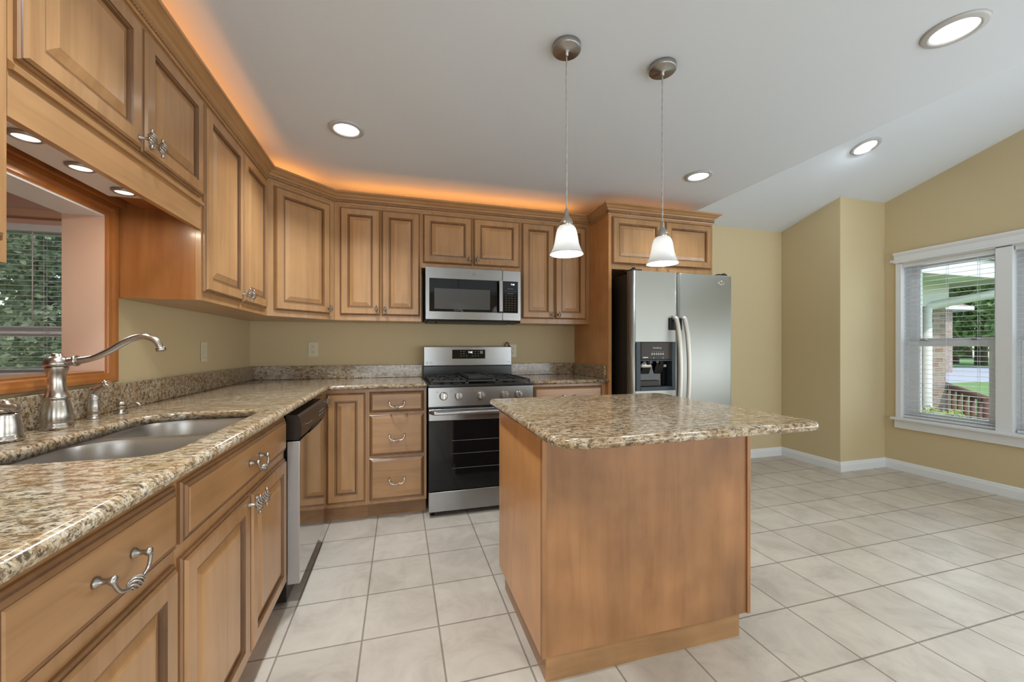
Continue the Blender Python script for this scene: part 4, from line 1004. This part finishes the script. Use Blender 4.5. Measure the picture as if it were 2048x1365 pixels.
def tree(label, x, y, h, rad, n, size, mat, seed, low=.25, group=None):
    rnd = random.Random(seed)
    t = thing('tree', label, 'tree', (x, y, -.5), group)
    bm = NB(); tube(bm, [(x, y, -.5), (x + .05, y, h * .3), (x - .05, y + .05, h * .6), (x, y, h * .9)], [rad * .09, rad * .07, rad * .05, .02], 8); obj('trunk', bm, 'bark', t)
    bm = NB()
    for k in range(9):
        a = rnd.uniform(0, 2 * PI); q = rnd.uniform(.15, .6) * rad; zc = h * (low + (1 - low) * (k + .5) / 9)
        leaves(bm, (x + q * math.cos(a), y + q * math.sin(a), zc), (rad * .62, rad * .62, h * .16), n // 9, size, rnd)
    obj('foliage', bm, mat, t)
for k, (x, y, h, r, lb) in enumerate(((-5.0, 5.6, 4.6, 1.5, 'dense dark bush tree right of the others outside the far window'), (-6.6, 5.9, 5.2, 1.6, 'dense dark bush tree left of the others outside the far window'),
                                      (-7.6, 9.0, 8.0, 2.6, 'tall dark tree farther back outside the far window, to the left'), (-5.6, 9.5, 7.6, 2.4, 'tall dark tree farther back outside the far window, to the right'))):
    tree(lb, x, y, h, r, 7500 if k < 2 else 6000, .065 if k < 2 else .10, 'leafdark', 20 + k, .02, 'trees behind the far room')
CXc, CYc = 1.0896, -3.4173
def at(u, Z, v=None):
    X = (u - 1022.37) / 793.23; c, s = math.cos(.2736), math.sin(.2736)
    x = CXc + Z * (X * c + s); y = CYc + Z * (-X * s + c)
    return (x, y) if v is None else (x, y, 1.1642 - (v - 694.48) / 793.23 * Z)
for k, (u, Z, h, r, lb) in enumerate(((1905, 40, 13, 5.5, 'broad green tree across the street, leftmost in the double window'), (1962, 36, 15, 5, 'tall green tree across the street, in the middle of the double window'), (2045, 30, 12, 4.5, 'green tree across the street, rightmost in the double window'),
                                      (1930, 60, 18, 9, 'distant green tree, tallest behind the street'), (2010, 52, 18, 8, 'distant green tree, rightmost of the far row'))):
    x, y = at(u, Z); tree(lb, x, y, h, r, 4500, .32, 'leafmid', 40 + k, .16, 'trees across the street')
# street
bm = NB(); a0, a1 = Vector(at(1700, 17)), Vector(at(2200, 21)); d = (a1 - a0).normalized(); n = Vector((-d.y, d.x)); n = n if n.y > 0 else -n
q = [a0 - d * 30, a1 + d * 40, a1 + d * 40 + n * 9, a0 - d * 30 + n * 9]
lo = [bm.verts.new((p.x, p.y, -.4995)) for p in q]; hi = [bm.verts.new((p.x, p.y, -.47)) for p in q]
bm.faces.new(lo); bm.faces.new(hi)
for k in range(4): bm.faces.new((lo[k], lo[(k + 1) % 4], hi[(k + 1) % 4], hi[k]))
struct('road', bm, 'asphalt', 'pale grey street beyond the lawn outside the double window', 'street')
# wing of the house with eave, gutter and downspout
bx, by = at(1891, 6.2)
wg = thing('house_wing', 'brick wing of the house with white eave outside the double window', 'house', (bx - 1.2, by, -.5))
bm = NB(); box(bm, bx - 2.3, bx, by, by + 4, -.5, 2.02); obj('brick_wall', bm, 'brick', wg)
ez = 2.02
bm = NB(); box(bm, bx - 2.3, bx + .02, by - .03, by, ez - .24, ez + .16); obj('frieze_board', bm, 'vinyl', wg)
bm = NB(); box(bm, bx - 2.3, bx + .42, by - .62, by + 4.2, ez + .16, ez + .18); obj('soffit', bm, 'vinyl', wg)
bm = NB(); box(bm, bx - 2.3, bx + .44, by - .66, by - .62, ez + .10, ez + .34); box(bm, bx + .42, bx + .46, by - .66, by + 4.2, ez + .10, ez + .34); obj('fascia', bm, 'vinyl', wg)
bm = NB(); v = [(bx - 2.3, by - .70, ez + .34), (bx + .5, by - .70, ez + .34), (bx + .5, by + 4.2, ez + 1.6), (bx - 2.3, by + 4.2, ez + 1.6)]
lo = [bm.verts.new(p) for p in v]; hi = [bm.verts.new((p[0], p[1], p[2] + .06)) for p in v]
bm.faces.new(lo); bm.faces.new(hi)
for k in range(4): bm.faces.new((lo[k], lo[(k + 1) % 4], hi[(k + 1) % 4], hi[k]))
obj('roof', bm, 'shingle', wg)
dx_, dy_ = at(1857, 6.02)
bm = NB(); tube(bm, spline([(bx + .30, by - .64, ez + .13), (bx + .30, by - .62, ez + .02), (bx + .22, by - .5, ez - .06), (dx_ + .12, dy_ + .0, ez - .22), (dx_, dy_ + .02, ez - .32), (dx_, dy_ + .02, ez - .7), (dx_, dy_ + .02, .2), (dx_, dy_ + .02, -.45)], 5), .062, 10)
obj('downspout', bm, 'vinyl', wg)
# neighbour's house
nx, ny = at(1880, 25)
nh = thing('neighbour_house', 'distant house with brown shingle roof seen through the double window', 'house', (nx, ny, -.5))
bm = NB(); box(bm, nx - 4, nx + 1.2, ny, ny + 4, -.5, 3.5); obj('wall', bm, 'brick', nh)
bm = NB(); base = [(nx - 5, ny - .6), (nx + 1.9, ny - .6), (nx + 1.9, ny + 4.6), (nx - 5, ny + 4.6)]
lo = [bm.verts.new((x, y, 3.72)) for x, y in base]; hi = [bm.verts.new((x, y, 5.1)) for x, y in ((nx - 3.4, ny + 1.9), (nx - .4, ny + 1.9), (nx - .4, ny + 2.0), (nx - 3.4, ny + 2.0))]
bm.faces.new(lo); bm.faces.new(hi)
for k in range(4): bm.faces.new((lo[k], lo[(k + 1) % 4], hi[(k + 1) % 4], hi[k]))
obj('roof', bm, 'shingle', nh)
bm = NB(); box(bm, nx - 5, nx + 1.95, ny - .65, ny + 4.6, 3.5, 3.72); obj('fascia', bm, 'vinyl', nh)
# porch railing
p0, p1 = Vector(at(1874, 6.6, 764)), Vector(at(1975, 5.2, 800))
rl = thing('porch_railing', 'brown wooden porch railing outside the double window', 'railing', (p0.x, p0.y, -.5))
d = p1 - p0
bm = NB(); tube(bm, [p0, p1], .045, 6); obj('top_rail', bm, 'railwood', rl)
bm = NB(); tube(bm, [p0 - Vector((0, 0, .72)), p1 - Vector((0, 0, .72))], .035, 6); obj('bottom_rail', bm, 'railwood', rl)
for k in range(9):
    b0 = p0 + d * (k / 8); bm = NB(); tube(bm, [(b0.x, b0.y, b0.z - (1.2 if k in (0, 8) else .74)), tuple(b0)], .045 if k in (0, 8) else .028, 6); obj('post' if k in (0, 8) else 'baluster', bm, 'railwood', rl)
for k, (u, Z, v, r, n_, lb) in enumerate(((1848, 5.6, 850, .30, 1500, 'lime-green shrub outside the double window, at the foot of the brick wall'), (1905, 5.15, 862, .30, 1500, 'lime-green shrub outside the double window, in front of the railing'),
                                          (2030, 6.4, 860, .5, 1500, 'green shrub outside the right half of the double window'))):
    x, y, z = at(u, Z, v); rnd = random.Random(k + 90); t = thing('shrub', lb, 'shrub', (x, y, -.5), 'shrubs by the porch')
    bm = NB(); leaves(bm, (x, y, z), (r, r, r * .8), n_, .035, rnd); obj('foliage', bm, 'leaflime' if k < 2 else 'leafmid', t)
    bm = NB(); tube(bm, [(x, y, -.5), (x, y, z)], .03, 6); obj('stem', bm, 'bark', t)
